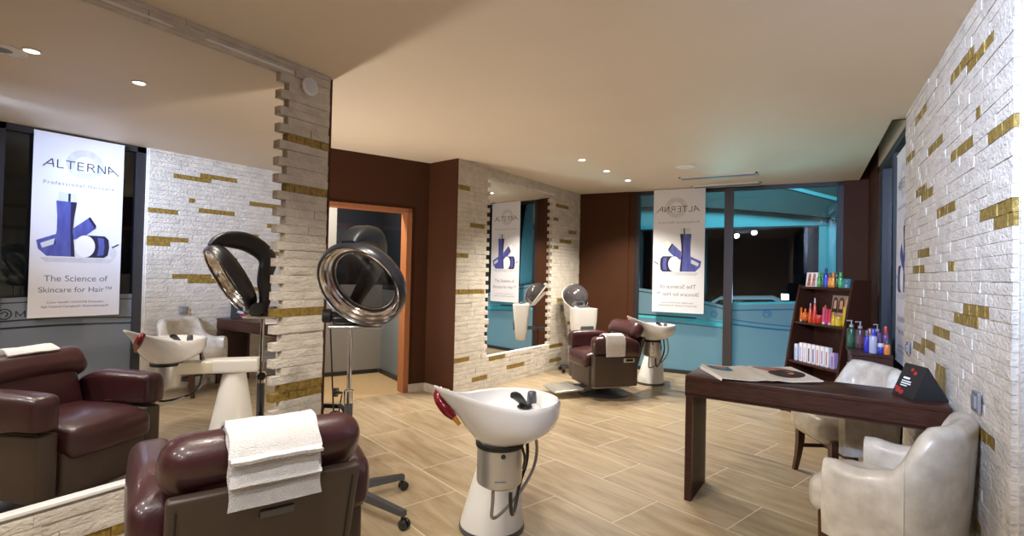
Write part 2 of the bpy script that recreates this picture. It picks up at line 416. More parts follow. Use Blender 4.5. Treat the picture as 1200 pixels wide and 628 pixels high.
# left stone wall with the near mirror ------------------------------
LA = 0.0445; LO = Vector((-2.7293, 1.6, 0)); ldu = Vector((math.sin(LA), math.cos(LA), 0)); lnn = Vector((math.cos(LA), -math.sin(LA), 0))
LF = LO + lnn*0.03
def lp(u, off=0.0): return LO + ldu*(u-1.6) + lnn*off
LG = [(1.90, 2.27, 2.112), (1.90, 2.27, 1.835), (1.90, 2.27, 1.09), (1.90, 2.27, 0.645), (1.90, 2.27, 0.605), (1.02, 1.32, 0.135)]
stone_wall('wall_left', LF - ldu*1.6, ldu, lnn, 0.05, 2.252, HC, [(a, c, rowof(z)) for a, c, z in LG], opening=(0.47, 1.962, 0.325, 2.535), rough=0.006)
# far stone wall with the second mirror -----------------------------
FA = math.radians(5.7); FO = Vector((-3.16, 6.0, 0)); fdu = Vector((math.sin(FA), math.cos(FA), 0)); fnn = Vector((math.cos(FA), -math.sin(FA), 0))
FF = FO + fnn*0.03
def fp(u, off=0.0): return FO + fdu*(u-6.0) + fnn*off
FG = [(4.50, 4.70, 2.27), (4.72, 4.98, 1.91), (4.50, 4.70, 1.51), (4.50, 5.0, 1.16), (4.50, 4.76, 0.375), (5.12, 5.44, 0.335), (5.48, 5.87, 0.165), (4.81, 5.09, 0.115), (6.58, 6.95, 2.36), (6.52, 6.66, 2.12), (6.97, 7.2, 1.985), (6.70, 7.05, 1.835), (6.54, 6.68, 1.735), (6.66, 7.04, 0.965), (6.97, 7.08, 0.64), (6.48, 6.86, 0.34), (6.49, 6.82, 0.145)]
stone_wall('wall_far', FF - fdu*6.0, fdu, fnn, 4.50, 7.33, HC, [(a, c, rowof(z)) for a, c, z in FG], opening=(5.02, 6.50, 0.36, 2.475), rough=0.004)

def wall_mirror(pf, u0, u1, z0, z1, du, nn, label):
    t = thing('wall_mirror', label, 'mirror', pf((u0+u1)/2, 0) + Vector((0, 0, z0)))
    inv = -Vector(t.location)
    def slab(ua, ub, za, zb, d0, d1, b):
        X = Matrix(((du.x, nn.x, 0, 0), (du.y, nn.y, 0, 0), (0, 0, 1, 0), (0, 0, 0, 1)))
        c = (u0+u1)/2
        b.box((ua-c, d0, za-z0), (ub-c, d1, zb-z0), X); return b
    slab(u0-0.05, u1+0.055, z0, z1, -0.006, 0.0, MB()).obj('mirror_pane', M['mirror'], t)
    for za, zb in ((z0, z0+0.012), (z1-0.012, z1)): slab(u0, u1+0.02, za, zb, 0.0005, 0.03, MB()).obj('edge_trim', M['white_paint'], t)
    return t
wall_mirror(lp, 0.47, 1.962, 0.327, 2.535, ldu, lnn, 'large wall mirror in the stone wall behind the burgundy chair with white towel')
wall_mirror(fp, 5.02, 6.50, 0.362, 2.475, fdu, fnn, 'tall mirror in the far stone wall beside the brown doorway recess')

# brown recess, doorway and corridor ---------------------------------
b = MB(); c0 = lp(2.255, 0.02); c1 = lp(2.255, -0.14)
X = Matrix(((ldu.x, lnn.x, 0, 0), (ldu.y, lnn.y, 0, 0), (0, 0, 1, 0), (0, 0, 0, 1))); X.translation = lp(2.253)
b.box((0, -0.12, 0), (0.035, 0.004, HC), X); struct(b.obj('trim_2', M['brown_wall']))
DO = Vector((-3.735, 4.575, 0)); ddu = Vector((-0.43, -0.90, 0)).normalized(); dnn = Vector((0.90, -0.43, 0)).normalized()
DX = Matrix(((ddu.x, dnn.x, 0, DO.x), (ddu.y, dnn.y, 0, DO.y), (0, 0, 1, 0), (0, 0, 0, 1)))
b = MB(); b.box((-0.1, -0.14, 0), (0.21, 0, HC), DX); b.box((0.21, -0.14, 2.04), (2.45, 0, HC), DX); b.box((1.32, -0.14, 0), (2.45, 0, 2.04), DX)
struct(b.obj('wall_doorway', M['brown_wall']))
b = MB(); b.box((0.205, -0.15, 0.0), (0.265, 0.012, 2.04), DX); b.box((1.26, -0.15, 0.0), (1.32, 0.012, 2.04), DX); b.box((0.205, -0.15, 2.0), (1.32, 0.012, 2.045), DX)
d1 = struct(b.obj('door_1', M['orange_wood']))
b = MB(); p = fp(4.490, 0.028); q = fp(4.502, 0.028)
b.prism([(-3.735, 4.575), (p.x, p.y), (q.x, q.y), (q.x-0.06, q.y+0.0), (q.x-0.13, q.y+0.03), (-3.74, 4.66)], 0, HC, axis='z'); struct(b.obj('wall_short', M['brown_wall']))
b = MB(); b.prism([(-2.70, 2.27), (-2.74, 2.12), (-5.1, 2.22), (-4.86, 2.37)], 0, HC, axis='z'); struct(b.obj('wall_recess', M['brown_wall']))
b = MB(); b.box((-0.02, 0, 0), (0.205, 0.012, 0.09), DX); b.prism([(-3.735, 4.562), (-3.30, 4.448), (-3.30, 4.462), (-3.74, 4.576)], 0, 0.09, axis='z'); struct(b.obj('baseboard_recess', M['stone']))
# corridor partitions
def panel(name, p, q, z0, z1, th, mt):
    p, q = Vector((*p, 0)), Vector((*q, 0)); d = (q-p).normalized(); n = Vector((-d.y, d.x, 0))
    b = MB(); X = Matrix(((d.x, n.x, 0, p.x), (d.y, n.y, 0, p.y), (0, 0, 1, 0), (0, 0, 0, 1)))
    b.box((0, 0, z0), ((q-p).length, th, z1), X); return struct(b.obj(name, mt))
panel('wall_corridor_back', (-5.9, 3.15), (-4.89, 5.06), 0, 1.16, 0.06, M['panel_grey'])
panel('window_3', (-5.9, 3.15), (-4.89, 5.06), 1.16, HC, 0.06, M['dark_glass'])
panel('wall_corridor_side', (-4.89, 5.06), (-3.93, 4.61), 0, 1.10, 0.06, M['panel_blue'])
panel('window_4', (-4.89, 5.06), (-3.93, 4.61), 1.10, HC, 0.06, M['dark_glass'])
panel('trim_7', (-5.222, 4.425), (-5.175, 4.515), 1.5, 2.15, -0.012, M['panel_grey'])
panel('trim_3', (-5.88, 3.14), (-4.90, 5.03), 0, 0.05, 0.02, M['frame'])
panel('trim_4', (-4.90, 5.04), (-3.85, 4.545), 0, 0.05, 0.015, M['frame'])
panel('wall_corridor_end', (-4.9, 2.3), (-6.0, 3.2), 0, HC, 0.06, M['plain_wall'])
lamp('car_fill', 'SPOT', (-1.4, 13.1, 3.3), 120, (0.85, 0.92, 1), 0.1, aim=(-1.3, 13.6, 0), angle=100)  # unseen spot added above the lintel to light the car roof
lamp('corridor_light', 'AREA', (-4.55, 4.0, 2.5), 45, WARM, 0.3, aim=(-4.55, 4.05, 0))

# back wall and its window -------------------------------------------
BA = 0.0568; BO = Vector((-1.8, 7.37, 0)); BX = Matrix(((math.cos(BA), -math.sin(BA), 0, BO.x), (math.sin(BA), math.cos(BA), 0, BO.y), (0, 0, 1, 0), (0, 0, 0, 1)))
def bx(x): return (x+1.8)/math.cos(BA)     # world x to wall coordinate
b = MB(); b.box((bx(-3.3), 0, 0), (bx(-2.255), 0.14, HC+0.0), BX); b.box((bx(0.41), -0.0, 0), (bx(0.95), 0.14, HC+0.28), BX); struct(b.obj('wall_back', M['brown_wall']))
b = MB(); b.box((bx(-2.255), 0.02, 0), (bx(-2.16), 0.14, HC), BX); struct(b.obj('trim_5', M['brown_wall']))
w1 = D.objects.new('window_1', None); COL.objects.link(w1); struct(w1); w1.matrix_world = BX
b = MB(); b.box((bx(-2.17), 0.03, 0), (bx(-2.10), 0.11, HC)); b.box((bx(0.345), 0.03, 0), (bx(0.415), 0.11, HC)); b.box((bx(-2.17), 0.03, 0), (bx(0.41), 0.11, 0.05)); b.box((bx(-2.17), 0.03, HC-0.05), (bx(0.41), 0.11, HC)); b.obj('window_frame', M['frame'], w1)
b = MB(); b.box((bx(-0.955), 0.005, 0), (bx(-0.845), 0.11, HC-0.01)); b.obj('mullion', M['frame_brown'], w1)
b = MB(); b.box((bx(-2.11), 0.07, 0.04), (bx(0.36), 0.078, HC-0.04)); b.obj('pane', M['glass'], w1)

def ribbon(b, x0, x1, f, h, y, n=24):
    for i in range(n):
        a = x0+(x1-x0)*i/n; c = x0+(x1-x0)*(i+1)/n
        b.loft([[(a, y, f(a)-h/2), (a, y+0.0012, f(a)-h/2), (a, y+0.0012, f(a)+h/2), (a, y, f(a)+h/2)], [(c, y, f(c)-h/2), (c, y+0.0012, f(c)-h/2), (c, y+0.0012, f(c)+h/2), (c, y, f(c)+h/2)]], cap=(i in (0, n-1)))
def film(x0, x1, z0, ftop, y, mt, parent, n=24):
    b = MB()
    secs = []
    for i in range(n+1):
        a = x0+(x1-x0)*i/n
        secs.append([(a, y, z0), (a, y+0.002, z0), (a, y+0.002, ftop(a)), (a, y, ftop(a))])
    b.loft(secs); return b.obj('frosted_film', mt, parent)
def logo(b, x, z, r, y, flip=1):
    for k in range(28):
        a0, a1 = 2*PI*k/28, 2*PI*(k+1)/28
        for ri, ro, lim in ((0.78, 1.0, 28), (0.30, 0.52, 20)):
            if k >= lim: continue
            b.poly([(x+flip*r*q*math.cos(a), y, z+r*q*math.sin(a)) for q, a in ((ri, a0), (ro, a0), (ro, a1), (ri, a1))])
xa, xm_, xb = bx(-2.10), bx(-0.9), bx(0.345)
topL = lambda x: 1.175 - 0.215*((x-xa)/(xm_-xa))**1.3 if x < xm_ else 1.0
def topA(x): s_ = max(0, (x-xa)/(xm_-xa)); return 1.178 - 0.21*s_**1.25
def topB(x): s_ = max(0, (x-xm_)/(xb-xm_)); return 1.02 + 0.02*math.sin(s_*PI*0.5) + 0.06*s_
film(xa, bx(-0.955), 0.05, topA, 0.064, M['film_teal_lit'], w1); film(bx(-0.845), xb, 0.05, topB, 0.064, M['film_teal_lit'], w1)
b = MB(); ribbon(b, xa, bx(-0.955), lambda x: topA(x)-0.045, 0.012, 0.0615); ribbon(b, xa, bx(-1.3), lambda x: 0.80-0.02*(x-xa), 0.02, 0.0615); b.obj('dark_stripe', M['stripe_dark'], w1)
b = MB(); ribbon(b, xa, bx(-0.955), lambda x: 0.775-0.07*((x-xa)/(xm_-xa))**2, 0.048, 0.0622); ribbon(b, bx(-0.845), xb, lambda x: topB(x)-0.02, 0.03, 0.0622); ribbon(b, bx(-1.6), bx(-0.955), lambda x: 0.83-0.10*(x-bx(-1.6)), 0.012, 0.0622); b.obj('cyan_stripe', M['stripe_cyan'], w1)
b = MB(); ribbon(b, bx(-0.845), xb, lambda x: topB(x)-0.105, 0.018, 0.0615); ribbon(b, bx(-0.845), xb, lambda x: 0.80-0.05*math.sin((x-xm_)*2.0), 0.014, 0.0615); ribbon(b, bx(-0.845), xb, lambda x: 0.735-0.04*math.sin((x-xm_)*1.8), 0.022, 0.0615); ribbon(b, bx(-1.7), bx(-0.955), lambda x: 0.71-0.05*(x-bx(-1.7)), 0.012, 0.0615); b.obj('blue_stripe', M['stripe_blue'], w1)
b = MB(); logo(b, bx(-0.42), 0.895, 0.052, 0.0618, -1); logo(b, bx(0.19), 0.905, 0.05, 0.0618, -1); logo(b, bx(-1.07), 0.86, 0.045, 0.0618, -1); b.obj('window_logo', M['stripe_blue'], w1)

# side window beyond the stone wall ----------------------------------
w2 = D.objects.new('window_2', None); COL.objects.link(w2); struct(w2)
b = MB(); b.box((0.70, 4.70, 0), (0.76, 7.3, 0.06)); b.box((0.66, 4.70, 2.49), (0.76, 6.60, 2.56)); b.box((0.67, 6.30, 0), (0.76, 6.52, 2.5)); b.box((0.67, 5.55, 0), (0.76, 5.66, 2.5)); b.box((0.67, 4.70, 0), (0.76, 4.76, 2.5)); b.obj('window_frame', M['frame'], w2)
b = MB(); b.box((0.72, 4.74, 0.05), (0.728, 6.35, 2.5)); b.obj('pane', M['glass'], w2)
b = MB(); b.box((0.66, 6.50, 0), (0.80, 7.62, HC+0.28)); struct(b.obj('wall_side', M['brown_wall']))
b = MB(); b.box((0.655, 4.80, 2.55), (0.80, 6.52, HC+0.28)); struct(b.obj('wall_side_header', M['plain_wall']))
# near right window (seen in the mirror) ------------------------------
w3 = D.objects.new('window_5', None); COL.objects.link(w3); struct(w3)
WX = 0.70
b = MB()
for y0, y1 in ((2.355, 2.435), (1.30, 1.36), (-0.66, -0.60)): b.box((WX-0.02, y0, 0), (WX+0.06, y1, HC))
b.box((WX-0.02, -0.66, 2.53), (WX+0.06, 2.43, HC)); b.box((WX-0.02, -0.66, 0), (WX+0.06, 2.43, 0.06)); b.obj('window_frame', M['frame'], w3)
b = MB(); b.box((WX+0.02, -0.62, 0.05), (WX+0.028, 2.37, 2.55)); b.obj('pane', M['glass'], w3)
FX = Matrix(((0, -1, 0, WX+0.006), (1, 0, 0, 0), (0, 0, 1, 0), (0, 0, 0, 1)))    # film plane: local x = y
f3 = film(-0.62, 2.36, 0.05, lambda x: 1.03-0.02*math.sin(x*2.2), 0, M['film_grey'], w3); f3.matrix_local = FX
b = MB(); ribbon(b, -0.6, 2.36, lambda x: 0.80+0.03*math.sin((x-1.0)*2.2), 0.014, 0.003); ribbon(b, -0.6, 2.36, lambda x: 0.735+0.028*math.sin((x-0.8)*1.7), 0.016, 0.003); ribbon(b, -0.6, 2.36, lambda x: 0.985-0.015*math.sin(x*2.2), 0.010, 0.003)
o = b.obj('dark_stripe', M['stripe_dark'], w3); o.matrix_local = FX
b = MB(); logo(b, 1.40, 0.885, 0.05, 0.0032, -1)
for x0, z0, x1, z1 in ((1.475, .855, 1.475, .91), (1.475, .91, 1.505, .865), (1.505, .865, 1.535, .91), (1.535, .91, 1.535, .855)):
    d = Vector((x1-x0, z1-z0)).normalized()*0.004; b.poly([(x0-d.y, 0.0032, z0+d.x), (x1-d.y, 0.0032, z1+d.x), (x1+d.y, 0.0032, z1-d.x), (x0+d.y, 0.0032, z0-d.x)])
o = b.obj('window_logo', M['stripe_dark'], w3); o.matrix_local = FX
b = MB(); b.box((0.65, -2.3, 0), (0.9, -0.66, HC)); b.box((-2.95, -2.42, 0), (0.95, -2.3, HC)); struct(b.obj('wall_front', M['plain_wall']))
b = MB(); b.box((-2.95, -2.3, 0), (-2.80, 0.06, HC)); struct(b.obj('wall_left_front', M['plain_wall']))

# outside -------------------------------------------------------------
b = MB(); b.box((-14, 7.65, -0.6), (14, 30, -0.45)); b.box((0.98, -6, -0.6), (14, 7.65, -0.45)); struct(b.obj('ground', M['asphalt']))
b = MB(); b.box((-9, 12.0, -0.45), (-3.4, 12.3, 4.2)); b.box((0.56, 12.0, -0.45), (6, 12.3, 4.2)); struct(b.obj('wall_exterior', M['canopy_grey']))
b = MB(); b.box((0.24, 11.98, -0.45), (0.56, 12.3, 2.5)); 
pts = [(-3.6, 2.46), (0.56, 2.46), (0.56, 2.56)] + [(0.56-4.16*i/16, 2.56+0.40*math.sin(PI/2*i/16)) for i in range(1, 17)]
b.prism(pts, 11.95, 12.3); struct(b.obj('wall_exterior_lintel', M['cyan_lit']))
b = MB(); pts = [(0.7, 2.56)] + [(0.56-4.16*i/16, 2.56+0.40*math.sin(PI/2*i/16)) for i in range(17)] + [(-3.6, 4.2), (0.7, 4.2)]
b.prism(pts, 11.7, 12.25); struct(b.obj('wall_exterior_canopy', M['canopy_grey']))
b = MB(); P0 = [(-1.9, 3.42), (-0.9, 3.38), (-0.2, 3.18), (0.6, 2.90)]
b.loft([[(x, 11.64, z-0.035), (x, 11.7, z-0.035), (x, 11.7, z+0.035), (x, 11.64, z+0.035)] for x, z in P0]); struct(b.obj('trim_6', M['cyan_lit']))
b = MB(); b.box((-9, 20, -0.45), (9, 20.2, 4)); b.box((1.6, -3, -0.45), (1.75, 7.4, 3.2)); struct(b.obj('wall_exterior_far', M['night_stone']))

# ---------------------------------------------------------------- ceiling fittings
def spotlight(x, y, label, on=None, angle=118, aim=None, col=WARM, group=None):
    t = thing('ceiling_spotlight', label, 'ceiling light', (x, y, HC), 0, group)
    b = MB(); b.lathe([(0.034, 0.0), (0.046, 0.0), (0.047, -0.006), (0.037, -0.008), (0.034, -0.003)], 24); b.obj('trim_ring', M['white_paint'], t)
    b = MB(); b.lathe([(0.001, -0.0035), (0.034, -0.0035), (0.034, -0.001), (0.001, -0.001)], 20); b.obj('lens', M['lens'], t)
    lamp('spot_bulb', 'SPOT', (0, 0, -0.03), on or SPOT_W, col, 0.035, aim=(0, 0, -1) if aim is None else aim, angle=angle, blend=0.6, parent=t)
    return t
spotlight(-2.09, 5.10, 'nearest of three lit downlights along the far stone wall')
spotlight(-2.045, 5.763, 'middle of three lit downlights along the far stone wall')
spotlight(-1.994, 6.437, 'downlight nearest the window, last of three by far stone wall')
spotlight(-1.57, 1.056, 'lit downlight seen in the large mirror beside the round grey speaker', 70)
spotlight(-1.52, 1.61, 'lit downlight seen alone in the middle of the large mirror', 70)
def ceil_speaker(x, y, label, mt, r):
    t = thing('ceiling_speaker', label, 'ceiling speaker', (x, y, HC))
    b = MB(); b.lathe([(r*0.86, 0), (r, 0), (r, -0.006), (r*0.88, -0.010), (r*0.86, -0.006)], 32); b.obj('bezel', M['white_paint'], t)
    b = MB(); b.lathe([(0.001, -0.007), (r*0.87, -0.005), (r*0.87, -0.001), (0.001, -0.001)], 32); b.obj('grille', mt, t)
ceil_speaker(-1.173, 5.884, 'round white speaker flush in the ceiling near the air slots', M['white_paint'], 0.11)
ceil_speaker(-1.44, 0.95, 'round grey grille speaker in ceiling, seen in the large mirror', M['grille'], 0.115)
def diffuser(x0, x1, y, label):
    t = thing('air_diffuser', label, 'air vent', ((x0+x1)/2, y, HC)); w = (x1-x0)/2
    b = MB(); b.box((-w, -0.075, -0.014), (w, -0.045, 0)); b.box((-w, 0.045, -0.014), (w, 0.075, 0)); b.box((-w, -0.075, -0.014), (-w+0.02, 0.075, 0)); b.box((w-0.02, -0.075, -0.014), (w, 0.075, 0)); b.obj('frame', M['white_paint'], t)
    b = MB(); b.box((-w+0.02, -0.046, -0.018), (w-0.02, 0.046, -0.002)); b.box((-w+0.02, -0.006, -0.022), (w-0.02, 0.006, -0.002)); b.obj('slot_blade', mat('blue_grey_slot', (0.20, 0.25, 0.34), 0.4), t)
diffuser(-1.373, -0.491, 6.575, 'long ceiling air slot closer to the room, before the window')
diffuser(-1.348, -0.493, 7.25, 'long ceiling air slot right against the back window head')

# ---------------------------------------------------------------- wall fittings
t = thing('wall_sensor', 'round white disc high on the left stone pillar', 'sensor', lp(2.094, 0.034) + Vector((0, 0, 2.476)))
XL = Matrix(((0, 0, lnn.x, 0), (0, 1, lnn.y, 0), (-1, 0, 0, 0), (0, 0, 0, 1)))
b = MB(); b.lathe([(0.001, 0.018), (0.045, 0.017), (0.055, 0.010), (0.057, 0.0), (0.001, 0.0)], 32, XL); b.obj('cover', M['white_paint'], t)
b = MB(); b.lathe([(0.040, 0.0185), (0.043, 0.0185), (0.043, 0.0178), (0.040, 0.0178)], 32, XL); b.obj('groove_ring', M['print_clear'], t)
t = thing('motion_sensor', 'small white motion sensor high in the brown back corner', 'sensor', (-3.06, 7.285, 2.47), 0.2)
b = MB(); b.rbox((0, -0.03, 0.02), (0.07, 0.05, 0.13), 0.015); b.obj('housing', M['white_plastic'], t)
b = MB(); b.rbox((0, -0.056, 0.0), (0.045, 0.012, 0.05), 0.006); b.obj('sensor_window', M['print_clear'], t)
b = MB(); b.box((-0.02, -0.01, 0.0), (0.02, 0.012, 0.05)); b.obj('bracket', M['white_plastic'], t)
def socket(y, z, w, h, label):
    t = thing('wall_switch', label, 'switch', (XR-0.004, y, z))
    b = MB(); b.rbox((-0.006, 0, 0), (0.012, w, h), 0.004); b.obj('plate', M['outlet'], t)
    b = MB(); b.rbox((-0.014, 0, 0), (0.010, w*0.55, h*0.6), 0.003); b.obj('rocker', M['grille'], t)
socket(2.815, 0.86, 0.095, 0.085, 'grey metal switch plate on white stone above the near armchair')
socket(4.44, 0.895, 0.085, 0.085, 'small grey switch plate on white stone behind the wedge display')
t = thing('wall_switch', 'tiny grey switch plate on far stone wall beside hood dryer', 'switch', fp(6.80, 0.036) + Vector((0, 0, 0.86)), -FA)
b = MB(); b.rbox((0.006, 0, 0), (0.012, 0.08, 0.09), 0.004); b.obj('plate', M['outlet'], t); b = MB(); b.rbox((0.013, 0, 0), (0.01, 0.04, 0.05), 0.003); b.obj('rocker', M['grille'], t)

# ---------------------------------------------------------------- banners
def strokes(b, segs, w, x, z, sx, sz, y, fx=1):
    for x0, z0, x1, z1 in segs:
        p = Vector((x+x0*sx, z+z0*sz)); q = Vector((x+x1*sx, z+z1*sz)); d = (q-p)
        if d.length < 1e-6: continue
        n = Vector((-d.y, d.x)).normalized()*w/2
        b.poly([(fx*(a.x), y, a.y) for a in (p-n, q-n, q+n, p+n)])
LET = {'A': [(0,0,.72,1),(.72,1,.86,0),(.34,.36,.80,.36)], 'L': [(.1,1,.1,0),(.1,.04,.62,.04)], 'T': [(0,.96,.8,.96),(.4,1,.4,0)], 'E': [(.1,1,.1,0),(.1,.96,.62,.96),(.1,.52,.58,.52),(.1,.04,.62,.04)], 'R': [(.1,1,.1,0),(.1,.96,.5,.96),(.5,.96,.64,.85),(.64,.85,.64,.64),(.64,.64,.5,.5),(.5,.5,.1,.5),(.42,.5,.74,0)], 'N': [(.1,0,.1,1),(.1,1,.74,0),(.74,0,.74,1)], 'V': [(.06,0,.06,1),(.06,1,.95,0),(.06,.42,.46,.42)]}
def text_data(body, width, x, z, y, mt, fx=1, squeeze=1.0, gap=1.0):
    cu = D.curves.new('txt', 'FONT'); cu.body = body; cu.space_character = gap; cu.align_x = 'CENTER'
    o = D.objects.new('txt', cu); COL.objects.link(o)
    dg = bpy.context.evaluated_depsgraph_get(); me = D.meshes.new_from_object(o.evaluated_get(dg))
    xs = [v.co.x for v in me.vertices]; s_ = width/(max(xs)-min(xs)); c = (max(xs)+min(xs))/2
    for v in me.vertices: v.co = Vector((fx*((v.co.x-c)*s_ + x), y, z + v.co.y*s_*squeeze))
    D.objects.remove(o); D.curves.remove(cu)
    me.materials.clear(); me.materials.append(mt); return me
def join_meshes(name, meshes, mt):
    b = bmesh.new()
    for me in meshes: b.from_mesh(me); D.meshes.remove(me)
    me = D.meshes.new(name); b.to_mesh(me); b.free(); me.materials.append(mt); return me
BW, BH = 0.69, 1.72
def make_banner(label, loc, rotz):
    """hangs on the glass; the print faces the street, so from the room (-y side) it reads mirrored"""
    t = thing('hanging_banner', label, 'banner', loc, rotz)
    fx = -1; w = BW; h = BH
    V = lambda v: -h*v
    U = lambda u: (u-0.5)*w
    b = MB(); b.box((-w/2, -0.002, -h), (w/2, 0.0, 0)); b.obj('cloth', M['banner'], t)
    b = MB(); b.box((-w/2, -0.006, -0.012), (w/2, 0.004, 0.0)); b.obj('hem_bar', M['white_plastic'], t)
    b = MB(); b.box((-w/2, -0.005, -h), (w/2, 0.003, -h+0.010)); b.obj('hem_bar', M['white_plastic'], t)
    y1, y2, y3, y4 = -0.0026, -0.0032, -0.0038, -0.0044
    b = MB()
    for k in range(40):
        a0, a1 = 2*PI*k/40, 2*PI*(k+1)/40; R = 0.21*w
        b.poly([(fx*(U(.55)+R*q*math.cos(a)), y1, V(.15)+R*q*math.sin(a)) for q, a in ((.55, a0), (1, a0), (1, a1), (.55, a1))])
    b.obj('emblem', M['ink_pale'], t)
    b = MB(); x = U(.10)
    for ch, adv in zip('ALTERNV', (.96, .70, .84, .76, .84, .90, .9)):
        strokes(b, LET[ch], 0.0085, x, V(.185), 0.088, 0.078, y2, fx); x += adv*0.098
    strokes(b, [(0, 0, .1, 0)], 0.009, x-0.006, V(.185), 0.09, 0.08, y2, fx)
    o = b.obj('brand_lettering', M['ink'], t)
    ms = [text_data('Professional Haircare', w*0.78, U(.5), V(.278), y2, M['ink_grey'], fx, gap=1.3), text_data('The Science of', w*0.70, U(.5), V(.805), y2, M['ink_grey'], fx), text_data('Skincare for Hair\u2122', w*0.80, U(.5), V(.865), y2, M['ink_grey'], fx), text_data('Color Hold\u00ae / UVA/UVB Protection', w*0.62, U(.5), V(.925), y2, M['ink_grey'], fx), text_data('Age-Control Complex\u00ae / Enzymetherapy\u00ae', w*0.74, U(.5), V(.948), y2, M['ink_grey'], fx)]
    me = join_meshes('small_lettering', ms, M['ink_grey']); o = D.objects.new('small_lettering', me); COL.objects.link(o); o.parent = t
    def blob(name, pts, y, mt, extra=None):
        b = MB(); b.use(mt); b.poly([(fx*U(u), y, V(v)) for u, v in pts])
        for mt2, p2, yy in extra or []: b.use(mt2); b.poly([(fx*U(u), yy, V(v)) for u, v in p2])
        return b.obj(name, mt, t)
    def ell(cu, cv, ru, rv, rot=0, n=24):
        out = []
        for k in range(n):
            a = 2*PI*k/n; p, q = ru*math.cos(a), rv*math.sin(a); out.append((cu+p*math.cos(rot)-q*math.sin(rot)*BH/BW, cv+p*math.sin(rot)*BW/BH+q*math.cos(rot)))
        return out
    blob('printed_reflection', [(.10, .675), (.92, .675), (.86, .70), (.16, .70)], y1, M['ink_pale'])
    blob('printed_flacon', [(.06, .585), (.27, .545), (.30, .665), (.17, .668), (.08, .63)], y2, M['print_blue'], [(M['print_clear'], [(.10, .60), (.25, .57), (.26, .60), (.12, .625)], y3)])
    blob('printed_bottle', [(.25, .365), (.47, .365), (.445, .45), (.435, .53), (.455, .61), (.465, .668), (.225, .668), (.235, .61), (.265, .53), (.265, .45)], y3, M['print_blue'], [(M['print_clear'], [(.27, .315), (.46, .315), (.46, .363), (.27, .363)], y2), (M['print_navy'], [(.375, .32), (.40, .32), (.40, .365), (.375, .365)], y3), (M['print_navy'], [(.405, .365), (.47, .365), (.445, .45), (.435, .53), (.455, .61), (.465, .668), (.425, .668), (.41, .53)], y4)])
    blob('printed_tube', [(.44, .51), (.61, .445), (.70, .50), (.56, .555), (.44, .575)], y2, M['print_blue'], [(M['print_white'], [(.60, .45), (.72, .415), (.78, .46), (.68, .505)], y2), (M['print_navy'], [(.60, .448), (.625, .44), (.70, .49), (.675, .50)], y3)])
    blob('printed_jar', [(.58, .545), (.80, .545), (.845, .565), (.855, .61), (.84, .655), (.80, .67), (.58, .67)], y3, M['print_navy'], [(M['print_white'], ell(.575, .608, .115, .062), y4), (M['print_blue'], [(.715, .555), (.79, .558), (.80, .61), (.79, .655), (.715, .66), (.735, .61)], y4)])
    blob('printed_perfume', ell(.905, .64, .045, .03), y2, M['print_clear'], [(M['ink'], [(.885, .605), (.97, .585), (.97, .592), (.89, .613)], y3)])
    return t
bn = BX @ Vector((bx(-1.535), -0.085, 2.578))
ban = make_banner('white hair-care banner hanging mirrored before the back window', bn, BA)
# the near right window's banner: its street side faces +x
dup(ban, (0.655, 1.885, 2.565), -PI/2, 'white hair-care banner on the near side window, readable in large mirror')
dup(ban, (0.672, 5.02, 2.42), -PI/2, 'white hair-care banner seen edge-on past the white stone wall')

